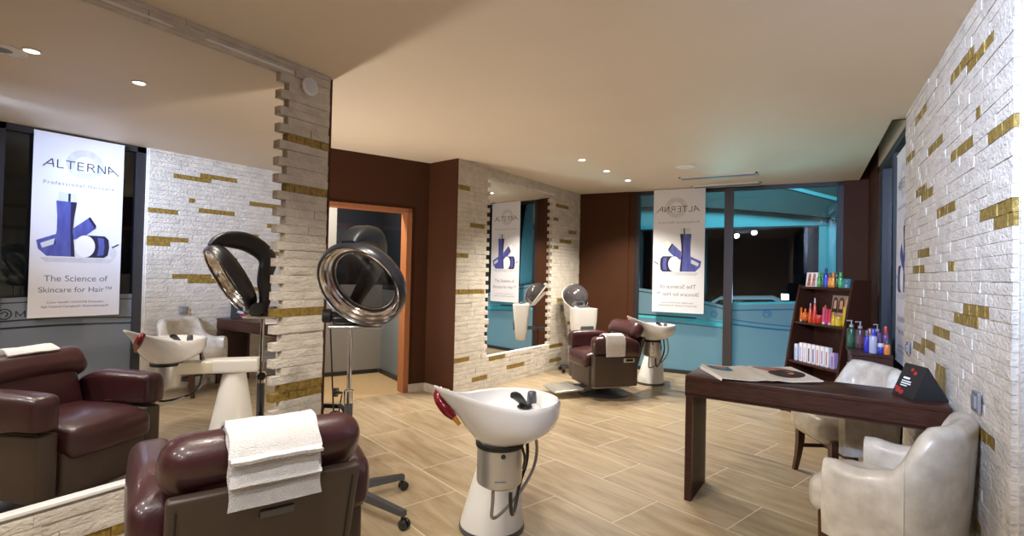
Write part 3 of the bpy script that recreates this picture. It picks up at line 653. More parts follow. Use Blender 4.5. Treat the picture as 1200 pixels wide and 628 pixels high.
# ---------------------------------------------------------------- styling chairs
def make_chair(label, loc, rotz):
    t = thing('styling_chair', label, 'chair', loc, rotz, 'burgundy styling chairs')
    b = MB(); b.lathe([(0.29, 0.0), (0.295, 0.012), (0.27, 0.022), (0.12, 0.036), (0.085, 0.06), (0.08, 0.115), (0.001, 0.115)], 36); b.obj('base_disc', M['gunmetal'], t)
    b = MB(); b.rbox((0, 0.0, 0.118), (0.44, 0.44, 0.045), 0.008); b.obj('lift_plate', M['silver'], t)
    for sx in (-1, 1):
        b = MB(); b.rbox((sx*0.300, 0.015, 0.310), (0.10, 0.53, 0.345), 0.018, puff=(0.004, 0, 0)); b.obj('side_panel', M['taupe'], t)
        def bend(q, sx=sx):
            k = max(0, (-0.05-q.y)/0.25); q = q.copy(); q.z -= 0.085*k*k if q.z > 0.55 else 0
            f = max(0, (q.y-0.20)/0.1); q.z -= 0.012*f*f if q.z > 0.55 else 0
            q.x += sx*0.010*math.sin(PI*min(1, max(0, (q.z-0.44)/0.24)))
            if q.z < 0.5: q.z += 0.045*min(1, max(0, (q.y+0.12)/0.28))
            return q
        b = MB(); b.rbox((sx*0.302, 0.01, 0.565), (0.130, 0.56, 0.235), 0.042, puff=(0.006, 0.012, 0.006), shape=bend, n=6, k=4); a = b.obj('armrest', M['burgundy'], t)
        b = MB(); b.tube([(sx*0.352, -0.235, 0.452), (sx*0.356, -0.12, 0.452), (sx*0.356, 0.0, 0.470), (sx*0.356, 0.15, 0.494), (sx*0.353, 0.27, 0.495)], 0.004, 6); b.obj('piping', M['black_matte'], a)
    b = MB()
    def seatbend(q): q = q.copy(); q.z -= max(0, (q.y-0.16)/0.18)**2*0.035; return q
    b.rbox((0, 0.065, 0.43), (0.476, 0.56, 0.15), 0.05, puff=(0, 0.01, 0.022), shape=seatbend, n=6, k=4); b.obj('seat', M['burgundy'], t)
    b = MB(); b.rbox((0, 0.235, 0.245), (0.475, 0.12, 0.25), 0.022, puff=(0, 0.006, 0)); b.obj('leg_rest', M['taupe'], t)
    BR = T((0, -0.20, 0.40), (math.radians(17), 0, 0))
    b = MB(); b.rbox((0, 0.012, 0.185), (0.475, 0.125, 0.43), 0.05, puff=(0, 0.016, 0), X=BR, n=5); b.obj('backrest', M['burgundy'], t)
    b = MB(); b.rbox((0, -0.082, 0.085), (0.575, 0.04, 0.44), 0.014, X=BR); bp = b.obj('back_panel', M['taupe'], t)
    b = MB()
    for sx in (-1, 1): b.tube([BR @ Vector((sx*0.262, -0.1035, -0.12)), BR @ Vector((sx*0.262, -0.1035, 0.27))], 0.0035, 6)
    b.tube([BR @ Vector((-0.262, -0.1035, -0.02)), BR @ Vector((0.262, -0.1035, -0.02))], 0.0035, 6); b.obj('panel_seam', M['black_matte'], bp)
    b = MB(); b.rbox((0.02, -0.104, 0.195), (0.105, 0.012, 0.03), 0.004, X=BR); b.obj('back_handle', M['gunmetal'], bp)
    HR = T((0, -0.285, 0.735), (math.radians(32), 0, 0))
    def hb(q): q = q.copy(); return q
    b = MB(); b.rbox((0, 0, 0.0), (0.605, 0.150, 0.195), 0.070, puff=(0.006, 0.008, 0.0), X=HR, n=6, k=5); hd = b.obj('headrest', M['burgundy'], t)
    b = MB()
    for x in (-0.16, 0.16): b.tube([HR @ Vector((x, -0.02, -0.13)), HR @ Vector((x, -0.02, -0.05))], 0.010, 8)
    b.obj('headrest_post', M['chrome'], t)
    b = MB(); b.rbox((-0.354, -0.135, 0.425), (0.012, 0.135, 0.045), 0.004); pl = b.obj('control_plate', M['silver'], t)
    b = MB(); b.rbox((-0.3615, -0.135, 0.425), (0.006, 0.085, 0.026), 0.002); b.obj('control_button', M['black'], pl)
    b = MB(); FP = T((0, 0.30, 0.115), (math.radians(-4), 0, 0))
    b.rbox((0, 0.20, -0.02), (0.40, 0.34, 0.022), 0.009, X=FP)
    for i in range(5): b.box((-0.18, 0.08+i*0.06, -0.010), (0.18, 0.10+i*0.06, -0.005), FP)
    f = b.obj('footplate', M['silver'], t)
    b = MB(); b.box((-0.05, 0.16, 0.085), (0.05, 0.36, 0.105)); b.obj('footplate_arm', M['gunmetal'], t)
    return t
CH1 = (Vector((-1.825, 1.213, 0)), facing(-0.917, 0.399))
CH2 = (Vector((-2.015, 5.68, 0)), facing(-0.68, -0.73))
ch = make_chair('burgundy styling chair seen from behind, towel over its headrest', CH1[0], CH1[1])
dup(ch, CH2[0], CH2[1], 'burgundy styling chair by the far wall, towel over its armrest')

# towels ---------------------------------------------------------------
def drape(b, x0, x1, path, th, mt, seed=1, nx=10):
    """cloth strip following a path of (y, z), x from x0 to x1"""
    rnd = random.Random(seed); b.use(mt)
    P = [Vector((0, y, z)) for y, z in path]
    secs = []
    n = len(P)
    ph = rnd.uniform(0, 6)
    def pt(i, s_, off):
        t_ = (P[min(i+1, n-1)]-P[max(i-1, 0)]).normalized(); nrm = Vector((0, -t_.z, t_.y))
        x = x0+(x1-x0)*s_
        w = 0.0018*math.sin(7*s_+ph+i*0.6) + 0.0012*math.sin(17*s_+i*1.1+ph)
        q = P[i]+nrm*(off+w); return Vector((x+0.003*math.sin(i*0.9+ph)*(2*s_-1), q.y, q.z))
    for i in range(n):
        secs.append([pt(i, k/nx, 0.0) for k in range(nx+1)] + [pt(i, k/nx, th) for k in range(nx, -1, -1)])
    b.loft(secs)
def headpath(r, z_front, z_back, n=14):
    """over the headrest roll seen in the chair's own frame: front (y+) over the top to the back (y-)"""
    return None
def roll_path(cy, cz, r, a0, a1, tail, n=14):
    out = []
    for i in range(n+1):
        a = a0+(a1-a0)*i/n; out.append((cy+r*math.cos(a), cz+r*math.sin(a)))
    y, z = out[-1]
    for i in range(1, 7): out.append((y-0.004*i, z-tail*i/6))
    return out
t = thing('towel', 'folded white towel draped over the near chair headrest', 'towel', CH1[0], CH1[1])
hc = Vector((-0.300, 0.725)); 
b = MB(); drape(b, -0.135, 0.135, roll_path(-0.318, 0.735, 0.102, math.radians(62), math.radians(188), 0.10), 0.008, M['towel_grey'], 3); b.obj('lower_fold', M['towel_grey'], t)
b = MB(); drape(b, -0.133, 0.130, roll_path(-0.318, 0.735, 0.112, math.radians(58), math.radians(186), 0.03), 0.009, M['towel'], 5); b.obj('middle_fold', M['towel'], t)
b = MB(); drape(b, -0.134, 0.133, roll_path(-0.318, 0.735, 0.123, math.radians(50), math.radians(160), 0.006), 0.011, M['towel'], 8); b.obj('upper_fold', M['towel'], t)
t = thing('towel', 'white towel hanging over the far chair armrest', 'towel', CH2[0], CH2[1])
TX = Matrix(((0, 1, 0, 0), (1, 0, 0, 0), (0, 0, 1, 0), (0, 0, 0, 1)))
pa = [(-0.222, 0.655), (-0.24, 0.687), (-0.27, 0.698), (-0.305, 0.700), (-0.345, 0.698), (-0.378, 0.680), (-0.390, 0.64), (-0.392, 0.58), (-0.393, 0.52), (-0.394, 0.475)]
b = MB(); drape(b, -0.06, 0.17, [(y, z) for y, z in pa], -0.009, M['towel'], 11); b.bm.transform(TX); b.obj('cloth', M['towel'], t)
b = MB(); drape(b, -0.045, 0.16, [(y-0.010, z+0.009 if i < 5 else z+0.02) for i, (y, z) in enumerate(pa)][2:8], -0.008, M['towel'], 12); b.bm.transform(TX); b.obj('upper_fold', M['towel'], t)

# ---------------------------------------------------------------- wash basins
def make_basin(label, loc, rotz):
    """origin: centre of the cone's foot; local +y runs along the arm to the bowl"""
    t = thing('wash_basin', label, 'wash basin', loc, rotz, 'backwash basins')
    seg = 36
    def cone(r, z, dx=0, dy=0, sy=1): return [(dx+r*math.cos(2*PI*i/seg), dy+r*sy*math.sin(2*PI*i/seg), z) for i in range(seg)]
    b = MB(); b.loft([cone(0.172, 0, 0, 0), cone(0.175, 0.010), cone(0.171, 0.026)]); b.obj('foot_ring', M['gunmetal'], t)
    b = MB(); b.loft([cone(0.168, 0.025), cone(0.166, 0.04, -0.001), cone(0.086, 0.492, -0.050), cone(0.080, 0.505, -0.052), cone(0.06, 0.508, -0.052)]); b.obj('pedestal', M['white_plastic'], t)
    b = MB(); b.lathe([(0.028, 0.505), (0.03, 0.512), (0.024, 0.516), (0.001, 0.516)], 18, T((-0.05, 0.05, 0))); b.obj('swivel_knob', M['chrome'], t)
    b = MB(); b.rbox((-0.03, 0.02, 0.565), (0.16, 0.40, 0.105), 0.016); b.obj('arm_cover', M['white_plastic'], t)
    b = MB(); b.rbox((-0.012, 0.30, 0.56), (0.135, 0.32, 0.09), 0.012); b.obj('arm', M['beige_plastic'], t)
    C = Vector((0, 0.462, 0))
    b = MB(); b.lathe([(0.098, 0.428), (0.101, 0.445), (0.101, 0.588), (0.001, 0.588)], 36, T(C)); dr = b.obj('drum', M['silver'], t)
    b = MB(); b.lathe([(0.001, 0.398), (0.03, 0.40), (0.075, 0.412), (0.098, 0.428), (0.001, 0.43)], 36, T(C)); b.obj('drum_cap', M['beige_plastic'], dr)
    b = MB(); b.lathe([(0.105, 0.586), (0.108, 0.592), (0.108, 0.606), (0.104, 0.610), (0.001, 0.610)], 36, T(C)); b.obj('drum_collar', M['black_matte'], dr)
    # camera-facing control dot and brand strip on the drum (local +y side)
    b = MB(); b.lathe([(0.001, 0.006), (0.010, 0.005), (0.011, 0.0), (0.001, 0.0)], 16, T(C + Vector((-0.008, 0.1, 0.568)), (-PI/2, 0, 0))); b.obj('control_dot', M['black'], dr)
    b = MB(); b.box((-0.022, 0.1005, 0.458), (0.024, 0.1025, 0.463), T(C)); b.box((-0.005, 0.1005, 0.4575), (0.0, 0.103, 0.464), T(C + Vector((0.026, 0, 0)))); b.obj('brand_strip', M['ink_grey'], dr)
    # bowl: beak towards local direction BK
    bk = Vector((0.83, 0.56)).normalized(); pr = Vector((-bk.y, bk.x))
    half = [(-.275, .0), (-.270, .055), (-.252, .108), (-.215, .158), (-.16, .195), (-.095, .215), (-.02, .220), (.06, .203), (.13, .170), (.19, .130), (.24, .093), (.285, .060), (.32, .034), (.345, .012)]
    loopp = half + [(s_, -w_) for s_, w_ in reversed(half[1:])]
    # refine
    for _ in range(1):
        q = []
        for i in range(len(loopp)):
            a, c = loopp[i], loopp[(i+1) % len(loopp)]
            q += [a, ((a[0]+c[0])/2, (a[1]+c[1])/2)]
        loopp = q
    def rimz(s_):
        k = max(0, min(1, (s_-0.0)/0.345)); return 0.782 + 0.105*k**1.6
    def P3(s_, w_, z): return Vector((C.x + bk.x*s_ + pr.x*w_, C.y + bk.y*s_ + pr.y*w_, z))
    secs = []
    n = len(loopp)
    def ring(fs): return [fs(s_, w_) for s_, w_ in loopp]
    def outer(tv):
        def f(s_, w_):
            L_ = math.hypot(s_, w_); k = 0.100/L_ if L_ > 0 else 1
            front = max(0, min(1, s_/0.3)); bul = 0.055*(1-front)
            e = tv
            ss, ww = s_*(1-e)+s_*k*e, w_*(1-e)+w_*k*e
            o_ = math.sin(PI*e)*bul
            ss += s_/L_*o_; ww += w_/L_*o_
            return P3(ss, ww, rimz(s_)*(1-e)+0.608*e - o_*0.4)
        return f
    def inner(tv):
        def f(s_, w_):
            L_ = math.hypot(s_, w_); sc_ = (L_-0.017)/L_
            k = 0.10/L_
            e = tv; m_ = sc_*(1-e)+k*e
            front = max(0, min(1, s_/0.3)); o_ = math.sin(PI*e)*0.045*(1-front)
            return P3(s_*m_+s_/L_*o_, w_*m_+w_/L_*o_, (rimz(s_)-0.002)*(1-e)+0.668*e - o_*0.5)
        return f
    for tv in (1.0, 0.9, 0.75, 0.6, 0.45, 0.3, 0.18, 0.08, 0.02): secs.append(ring(outer(tv)))
    secs.append(ring(lambda s_, w_: P3(s_*(1-0.006/math.hypot(s_, w_)), w_*(1-0.006/math.hypot(s_, w_)), rimz(s_)+0.004)))
    for tv in (0.0, 0.08, 0.2, 0.35, 0.5, 0.7, 0.85, 1.0): secs.append(ring(inner(tv)))
    b = MB(); b.loft(secs); bo = b.obj('bowl', M['white_gloss'], t, sharp=50)
    b = MB(); b.lathe([(0.001, 0.671), (0.022, 0.672), (0.026, 0.669)], 20, T(C)); b.obj('drain', M['chrome'], bo)
    # neck gel cushion wrapped over the beak
    def beak(s_, w_, dz=0): return P3(s_, w_, rimz(s_)+dz)
    b = MB(); b.tube([P3(.258, -.078, rimz(.258)+.008), P3(.280, -.078, rimz(.27)-.018), P3(.276, -.052, rimz(.27)-.052), P3(.262, -.022, rimz(.26)-.080), P3(.248, .004, rimz(.25)-.098)], [0.015, 0.023, 0.026, 0.024, 0.014], 14, 2)
    g = b.obj('neck_gel', M['red_gel'], t)
    b = MB(); b.tube([P3(.250, .000, rimz(.25)-.092), P3(.232, .022, rimz(.25)-.125)], [0.013, 0.009], 8); b.obj('gel_strap', M['amber'], g)
    # mixer deck, shower handle and lever
    dk = P3(-.155, -.005, 0)
    b = MB(); b.lathe([(0.001, 0.735), (0.06, 0.735), (0.10, 0.70), (0.11, 0.66), (0.001, 0.66)], 24, T((dk.x, dk.y, 0))); b.obj('mixer_deck', M['white_gloss'], bo)
    hp = P3(-.125, .018, 0.737)
    b = MB(); b.lathe([(0.034, 0.0), (0.036, 0.006), (0.026, 0.014), (0.001, 0.014)], 20, T(hp)); b.tube([hp + Vector((0, 0, 0.01)), hp + Vector((bk.x*0.02, bk.y*0.02, 0.035)), hp + Vector((bk.x*0.05, bk.y*0.05, 0.060)), hp + Vector((bk.x*0.075, bk.y*0.075, 0.066))], [0.017, 0.018, 0.021, 0.014], 14, 1); b.obj('hand_shower', M['black'], t)
    kp = P3(-.195, -.012, 0.735)
    b = MB(); b.lathe([(0.027, 0.0), (0.027, 0.010), (0.001, 0.010)], 20, T(kp)); kb = b.obj('mixer_base', M['chrome'], t)
    b = MB(); b.lathe([(0.024, 0.010), (0.023, 0.035), (0.020, 0.058), (0.016, 0.062), (0.001, 0.062)], 8, T(kp)); b.obj('mixer_lever', M['gunmetal'], kb)
    e1 = P3(-.215, -.09, 0.70); e2 = P3(-.240, -.075, 0.71); dm = C + Vector((-.045, 0.075, 0.405)); dm2 = C + Vector((0.03, 0.06, 0.405))
    ou = Vector((bk.x*-1, bk.y*-1, 0)); dn = Vector((0, 0, -1))
    b = MB(); b.tube([e1, e1+dn*0.12+ou*0.02, e1+dn*0.26+ou*0.035, e1+dn*0.36-ou*0.02, e1*0.45+dm*0.55+dn*0.24, dm+dn*0.11+ou*0.01, dm+dn*0.04, dm], 0.0085, 10, 3); b.obj('black_hose', M['black'], t)
    b = MB(); b.tube([e2, e2+dn*0.12+ou*0.035, e2+dn*0.25+ou*0.060, e2+dn*0.36+ou*0.005, e2*0.45+dm2*0.55+dn*0.25, dm2+dn*0.13-ou*0.01, dm2+dn*0.05, dm2], 0.0075, 10, 3); b.obj('steel_hose', M['hose_grey'], t)
    b = MB(); b.tube([C + Vector((-0.09, 0.055, 0.60)), C + Vector((-0.108, 0.06, 0.55)), C + Vector((-0.10, 0.055, 0.50))], 0.006, 8, 2); b.obj('cable', M['black'], t)
    return t
bas = make_basin('white wash basin with red neck gel in the middle of the floor', (-1.435, 2.345, 0), facing(0.575, -0.818))
dup(bas, (-1.684, 6.523, 0), facing(0.27, -0.963), 'white wash basin standing before the teal back window')

# ---------------------------------------------------------------- near hood dryer
def ring_torus(c, n_, uu, prof, seg=48):
    """revolve (radius, along-normal) profile about axis n_ through c"""
    vv = n_.cross(uu)
    secs = []
    for k in range(seg):
        a = 2*PI*k/seg; d = uu*math.cos(a)+vv*math.sin(a)
        secs.append([c + d*r + n_*h for r, h in prof])
    return secs
DP = Vector((-2.272, 2.105, 0))
t = thing('hood_dryer', 'tall black ring hair dryer on a caster stand by the mirror', 'hair dryer', DP)
hub = MB(); hub.lathe([(0.05, 0.075), (0.052, 0.085), (0.045, 0.13), (0.028, 0.14), (0.001, 0.14)], 20); hub.obj('stand_hub', M['gunmetal'], t)
for k in range(5):
    a = math.radians(-4+72*k); d = Vector((math.cos(a), math.sin(a), 0)); L_ = 0.47 if k == 0 else 0.36; X = T((0, 0, 0), (0, 0, a))
    b = MB(); b.loft([[(0.03, -0.024, 0.075), (0.03, 0.024, 0.075), (0.03, 0.020, 0.122), (0.03, -0.020, 0.122)], [(L_, -0.018, 0.068), (L_, 0.018, 0.068), (L_, 0.016, 0.096), (L_, -0.016, 0.096)]]); b.bm.transform(X); lg = b.obj('leg', M['gunmetal'], t)
    b = MB(); cx = L_-0.012
    for s_ in (-1, 1): b.lathe([(0.001, -0.009), (0.024, -0.009), (0.027, -0.005), (0.027, 0.005), (0.024, 0.009), (0.001, 0.009)], 18, X @ T((cx+0.012, s_*0.014, 0.0275), (PI/2, 0, 0)))
    b.bm.transform(Matrix.Identity(4)); b.tube([X @ Vector((cx, 0, 0.035)), X @ Vector((cx, 0, 0.07))], 0.011, 8); b.obj('caster', M['black'], lg)
b = MB(); b.tube([(0, 0, 0.13), (0, 0, 0.61)], 0.024, 16); b.obj('lower_pole', M['gunmetal'], t)
b = MB(); b.tube([(0, 0, 0.60), (0, 0, 1.02)], 0.0125, 14); b.obj('upper_pole', M['chrome'], t)
b = MB(); b.lathe([(0.027, 0.585), (0.028, 0.60), (0.028, 0.655), (0.02, 0.66), (0.001, 0.66)], 20); b.obj('pole_collar', M['chrome'], t)
b = MB(); b.tube([(-0.03, -0.02, 0.64), (-0.055, -0.03, 0.642)], 0.008, 8); b.lathe([(0.001, 0), (0.026, 0.0), (0.026, 0.02), (0.001, 0.02)], 12, T((-0.058, -0.032, 0.642), (0, -PI/2, math.radians(25)))); b.obj('clamp_knob', M['black'], t)
rd = Vector((0.72, 0.69, 0)); rd.normalize()
tra = math.atan2(0.69, 0.72)
b = MB(); b.rbox((0.03, 0, 1.028), (0.30, 0.19, 0.016), 0.007, X=T((0, 0, 0), (0, 0, tra))); b.obj('tray', M['silver'], t)
b = MB(); b.rbox((0.02, 0, 1.062), (0.24, 0.12, 0.05), 0.015, X=T((0, 0, 0), (0, 0, tra))); b.obj('control_box', M['black'], t)
b = MB(); X = T((0, 0, 1.085), (0, PI/2, tra)); b.lathe([(0.001, -0.155), (0.036, -0.155), (0.040, -0.148), (0.040, -0.11), (0.03, -0.105), (0.024, -0.10), (0.024, 0.05), (0.001, 0.05)], 22, X); b.obj('pivot_knob', M['black_matte'], t)
nh = Vector((0.195, -0.845, -0.50)).normalized(); rc = Vector((-2.060, 1.95, 1.252)) - DP
uu = (Vector((0, 0, 1)) - nh*nh.z).normalized()
b = MB(); b.loft(ring_torus(rc, nh, uu, [(0.250, -0.01), (0.256, -0.04), (0.247, -0.075), (0.222, -0.095), (0.194, -0.09), (0.18, -0.07), (0.222, -0.05), (0.237, -0.005), (0.243, 0.0)]), loop=True); b.obj('hood_shell', M['grey_shell'], t)
prof = [(0.242, 0.002), (0.237, -0.010), (0.228, -0.018), (0.222, -0.034), (0.212, -0.040), (0.206, -0.054), (0.196, -0.058), (0.189, -0.072), (0.178, -0.074), (0.175, -0.080), (0.19, -0.084), (0.227, -0.062), (0.240, -0.014)]
b = MB(); b.loft(ring_torus(rc, nh, uu, prof), loop=True); b.obj('inner_reflector', M['chrome_warm'], t, sharp=20)
b = MB(); b.loft(ring_torus(rc, nh, uu, [(0.178, -0.076), (0.150, -0.086), (0.10, -0.094), (0.05, -0.098), (0.004, -0.099)]), cap=False, loop=True, closed=False); b.obj('visor', M['visor'], t)
# arm: broad strap from the pivot behind the ring up and over to its top edge
nhh = Vector((nh.x, nh.y, 0)).normalized(); sd = Vector((0, 0, 1)).cross(nhh)
tp = rc + uu*0.232 - nh*0.07
path = [Vector((0.0, 0.0, 1.075)), Vector((0.0, 0.015, 1.15)), rc*0.35 + Vector((0.0, 0.09, 0.90)), rc*0.70 - nhh*0.21 + Vector((0, 0, 0.53)), rc - nhh*0.15 + Vector((0, 0, 0.265)), tp - nhh*0.07 + Vector((0, 0, 0.052)), tp + Vector((0, 0, 0.03)), tp + nhh*0.035 + Vector((0, 0, 0.0))]
path[2] = Vector((path[2].x, path[2].y, 1.27)); path[3] = Vector((path[3].x, path[3].y, 1.42)); path[4] = Vector((path[4].x, path[4].y, 1.525))
wid = [0.030, 0.034, 0.042, 0.054, 0.064, 0.064, 0.056, 0.044]; thk = [0.028, 0.034, 0.044, 0.056, 0.064, 0.056, 0.036, 0.016]
def refine(seq):
    for _ in range(2):
        q = [seq[0]]
        for a, c in zip(seq, seq[1:]): q += [a*0.75+c*0.25, a*0.25+c*0.75]
        seq = q+[seq[-1]]
    return seq
path, wid, thk = refine(path), refine(wid), refine(thk)
secs = []
for i, p in enumerate(path):
    tg = (path[min(i+1, len(path)-1)]-path[max(i-1, 0)]).normalized(); nr = sd.cross(tg).normalized()
    secs.append([p + sd*wid[i]*math.copysign(abs(math.cos(a))**0.5, math.cos(a)) + nr*thk[i]*math.copysign(abs(math.sin(a))**0.7, math.sin(a)) for a in [2*PI*k/18 for k in range(18)]])
b = MB(); b.loft(secs); b.obj('hood_arm', M['arm_shell'], t)
b = MB(); b.tube([(-0.10, -0.06, 1.02), (-0.085, -0.055, 0.8), (-0.07, -0.04, 0.45), (-0.06, 0.01, 0.2), (-0.12, 0.05, 0.05), (-0.10, 0.12, 0.012)], 0.0045, 8, 3); b.tube([(-0.03, -0.025, 0.63), (-0.05, -0.03, 0.5), (-0.075, -0.04, 0.35), (-0.07, -0.03, 0.2), (-0.03, 0.01, 0.12)], 0.004, 8, 2); b.obj('power_cable', M['black'], t)
b = MB(); b.rbox((-0.035, -0.02, 0.36), (0.018, 0.018, 0.09), 0.006); b.obj('cable_plug', M['black'], t)

# ---------------------------------------------------------------- far white hood dryer
FD = Vector((-2.79, 6.65, 0)); fd_rot = facing(0.80, -0.60)
t = thing('hood_steamer', 'white hood dryer with grey bowl behind the far burgundy chair', 'hair dryer', FD, fd_rot)
for k in range(5):
    a = math.radians(18+72*k); X = T((0, 0, 0), (0, 0, a)); L_ = 0.20
    b = MB(); b.loft([[(0.02, -0.02, 0.06), (0.02, 0.02, 0.06), (0.02, 0.018, 0.10), (0.02, -0.018, 0.10)], [(L_, -0.015, 0.058), (L_, 0.015, 0.058), (L_, 0.013, 0.082), (L_, -0.013, 0.082)]]); b.bm.transform(X); lg = b.obj('leg', M['gunmetal'], t)
    b = MB(); b.lathe([(0.001, -0.014), (0.027, -0.012), (0.027, 0.012), (0.001, 0.014)], 16, X @ T((L_, 0, 0.0275), (PI/2, 0, 0))); b.tube([X @ Vector((L_-0.01, 0, 0.04)), X @ Vector((L_-0.01, 0, 0.065))], 0.01, 8); b.obj('caster', M['black'], lg)
b = MB(); b.tube([(0, 0, 0.07), (0, 0, 0.58)], 0.02, 14); b.obj('pole', M['leg_wood'], t)
def shield(z):
    k = (z-0.38)/(0.90-0.38); w = 0.135+0.045*min(1, k*1.6) - (0.05*(1-k/0.2)**2 if k < 0.2 else 0); d = 0.075+0.055*k; y = 0.24
    return [(w*math.copysign(abs(math.cos(a))**0.55, math.cos(a)), y + d*math.copysign(abs(math.sin(a))**0.55, math.sin(a)), z) for a in [2*PI*i/28 for i in range(28)]]
b = MB(); b.loft([shield(z) for z in (0.38, 0.41, 0.46, 0.53, 0.62, 0.73, 0.84, 0.885, 0.90)]); bd = b.obj('body', M['white_plastic'], t)
b = MB(); b.rbox((0.0, 0.34, 0.60), (0.20, 0.03, 0.14), 0.012); b.obj('control_panel', M['gunmetal'], bd)
b = MB(); b.rbox((0.0, 0.357, 0.565), (0.11, 0.012, 0.035), 0.003); b.obj('display', M['print_clear'], bd)
b = MB(); b.rbox((0.0, 0.22, 0.915), (0.17, 0.09, 0.04), 0.015); b.obj('hinge', M['gunmetal'], t)
HB = T((0, 0.0, 1.03), (math.radians(127), 0, 0))
b = MB(); b.lathe([(0.19, 0.0), (0.188, -0.02), (0.178, -0.07), (0.15, -0.125), (0.10, -0.165), (0.04, -0.183), (0.001, -0.186), (0.001, -0.176), (0.04, -0.173), (0.095, -0.156), (0.142, -0.118), (0.168, -0.066), (0.178, -0.02), (0.18, 0.0)], 36, HB); hd = b.obj('hood_bowl', M['hood_clear'], t)
b = MB(); b.lathe([(0.178, -0.008), (0.196, -0.008), (0.198, 0.004), (0.190, 0.012), (0.178, 0.006)], 36, HB); b.obj('hood_rim', M['white_plastic'], t)
b = MB(); b.loft([[(-0.09, 0.30, 0.840), (0.09, 0.30, 0.840), (0.09, 0.27, 0.905), (-0.09, 0.27, 0.905)], [(-0.085, 0.17, 0.870), (0.085, 0.17, 0.870), (0.085, 0.16, 0.925), (-0.085, 0.16, 0.925)], [(-0.08, 0.04, 0.900), (0.08, 0.04, 0.900), (0.08, 0.06, 0.940), (-0.08, 0.06, 0.940)], [(-0.07, -0.12, 1.080), (0.07, -0.12, 1.080), (0.07, -0.085, 1.095), (-0.07, -0.085, 1.095)]]); b.obj('hood_arm', M['white_plastic'], t)
b = MB(); b.rbox((0, 0.05, 0.56), (0.05, 0.30, 0.05), 0.012); b.obj('bracket', M['gunmetal'], t)
b = MB(); b.rbox((-0.02, -0.105, 1.20), (0.06, 0.05, 0.04), 0.012); b.obj('hood_latch', M['white_plastic'], t)

# ---------------------------------------------------------------- reception desk
t = thing('reception_desk', 'dark wood desk with panel legs standing against the white stone wall', 'desk', (0, 0, 0))
ang = math.radians(-3.3); X = T((-0.625, 3.24, 0), (0, 0, ang)); DL = 1.245; DW = 0.385
b = MB(); b.rbox((DL/2, DW/2, 0.742), (DL, DW, 0.026), 0.003, X=X, n=1, k=2); b.obj('desk_top', M['dark_wood'], t)
b = MB(); b.box((0.0, 0.0, 0.632), (DL-0.005, 0.03, 0.729), X); b.box((0.0, DW-0.03, 0.632), (DL-0.005, DW, 0.729), X); b.box((0.0, 0.0, 0.64), (DL-0.005, DW, 0.65), X); b.obj('apron', M['dark_wood'], t)
for x0 in (0.004, DL-0.05):
    b = MB(); b.box((x0, 0.035, 0.0), (x0+0.04, DW-0.035, 0.64), X); b.box((x0, 0.004, 0.0), (x0+0.04, DW-0.004, 0.632), X); b.obj('leg', M['dark_wood'], t)

# open brochure on the desk
t = thing('brochure', 'open glossy hair brochure lying on the dark wood desk', 'brochure', (-0.24, 3.475, 0.757), math.radians(27))
def page(b, x0, x1, y0, y1, zf, th, sk=0.0, n=10):
    secs = []
    for i in range(n+1):
        x = x0+(x1-x0)*i/n; z = zf(abs(x)); o_ = sk*x
        secs.append([(x+0.0, y0+o_, z), (x-0.10*0, y1+o_, z+0.012), (x, y1+o_, z+0.012+th), (x, y0+o_, z+th)])
    b.loft(secs)
zc = lambda x: 0.012*math.exp(-((x-0.03)/0.05)**2) + 0.018*max(0, x-0.05)/0.3
for nm, x0, x1 in (('page', -0.285, -0.003), ('page', 0.003, 0.285)):
    b = MB(); b.use(M['paper']); page(b, x0, x1, -0.19, 0.19, zc, 0.006); pg = b.obj(nm, M['paper'], t)
    if x0 < 0:
        b = MB(); pts = [(-0.265, 0.155), (-0.125, 0.155), (-0.13, 0.05), (-0.17, 0.02), (-0.23, 0.04), (-0.26, 0.08)]
        zz = lambda x, y: zc(abs(x)) + 0.0068 + 0.012*(y+0.165)/0.33
        b.use(M['teal_print']); b.poly([(x, y, zz(x, y)+0.0006) for x, y in pts]); b.use(M['skin_print']); b.poly([(x, y, zz(x, y)+0.0014) for x, y in [(-0.235, 0.152), (-0.165, 0.152), (-0.155, 0.10), (-0.19, 0.075), (-0.225, 0.10)]]); b.obj('printed_portrait', M['teal_print'], pg)
        b = MB(); b.box((-0.290, -0.19, 0.002), (-0.286, 0.19, 0.021)); b.obj('page_edge', M['page_white'], pg)
    else:
        zz = lambda x, y: zc(abs(x)) + 0.0068 + 0.012*(y+0.165)/0.33
        def disc(b, cx, cy, rx, ry, dz, n=28): b.poly([(cx+rx*math.cos(2*PI*k/n), cy+ry*math.sin(2*PI*k/n), zz(min(0.28, max(0.01, cx+rx*math.cos(2*PI*k/n))), cy+ry*math.sin(2*PI*k/n))+dz) for k in range(n)])
        b = MB(); b.use(M['skin_print']); b.poly([(x, y, zz(x, y)+0.0006) for x, y in [(0.02, 0.16), (0.20, 0.16), (0.24, 0.10), (0.10, 0.08), (0.03, 0.12)]]); b.use(M['hair_print']); disc(b, 0.165, -0.005, 0.10, 0.105, 0.0014); b.use(M['skin_print']); disc(b, 0.155, 0.015, 0.060, 0.055, 0.0022); b.use(M['hair_print']); disc(b, 0.18, 0.02, 0.018, 0.02, 0.003); disc(b, 0.15, -0.035, 0.03, 0.012, 0.003); b.obj('printed_portrait', M['skin_print'], pg)

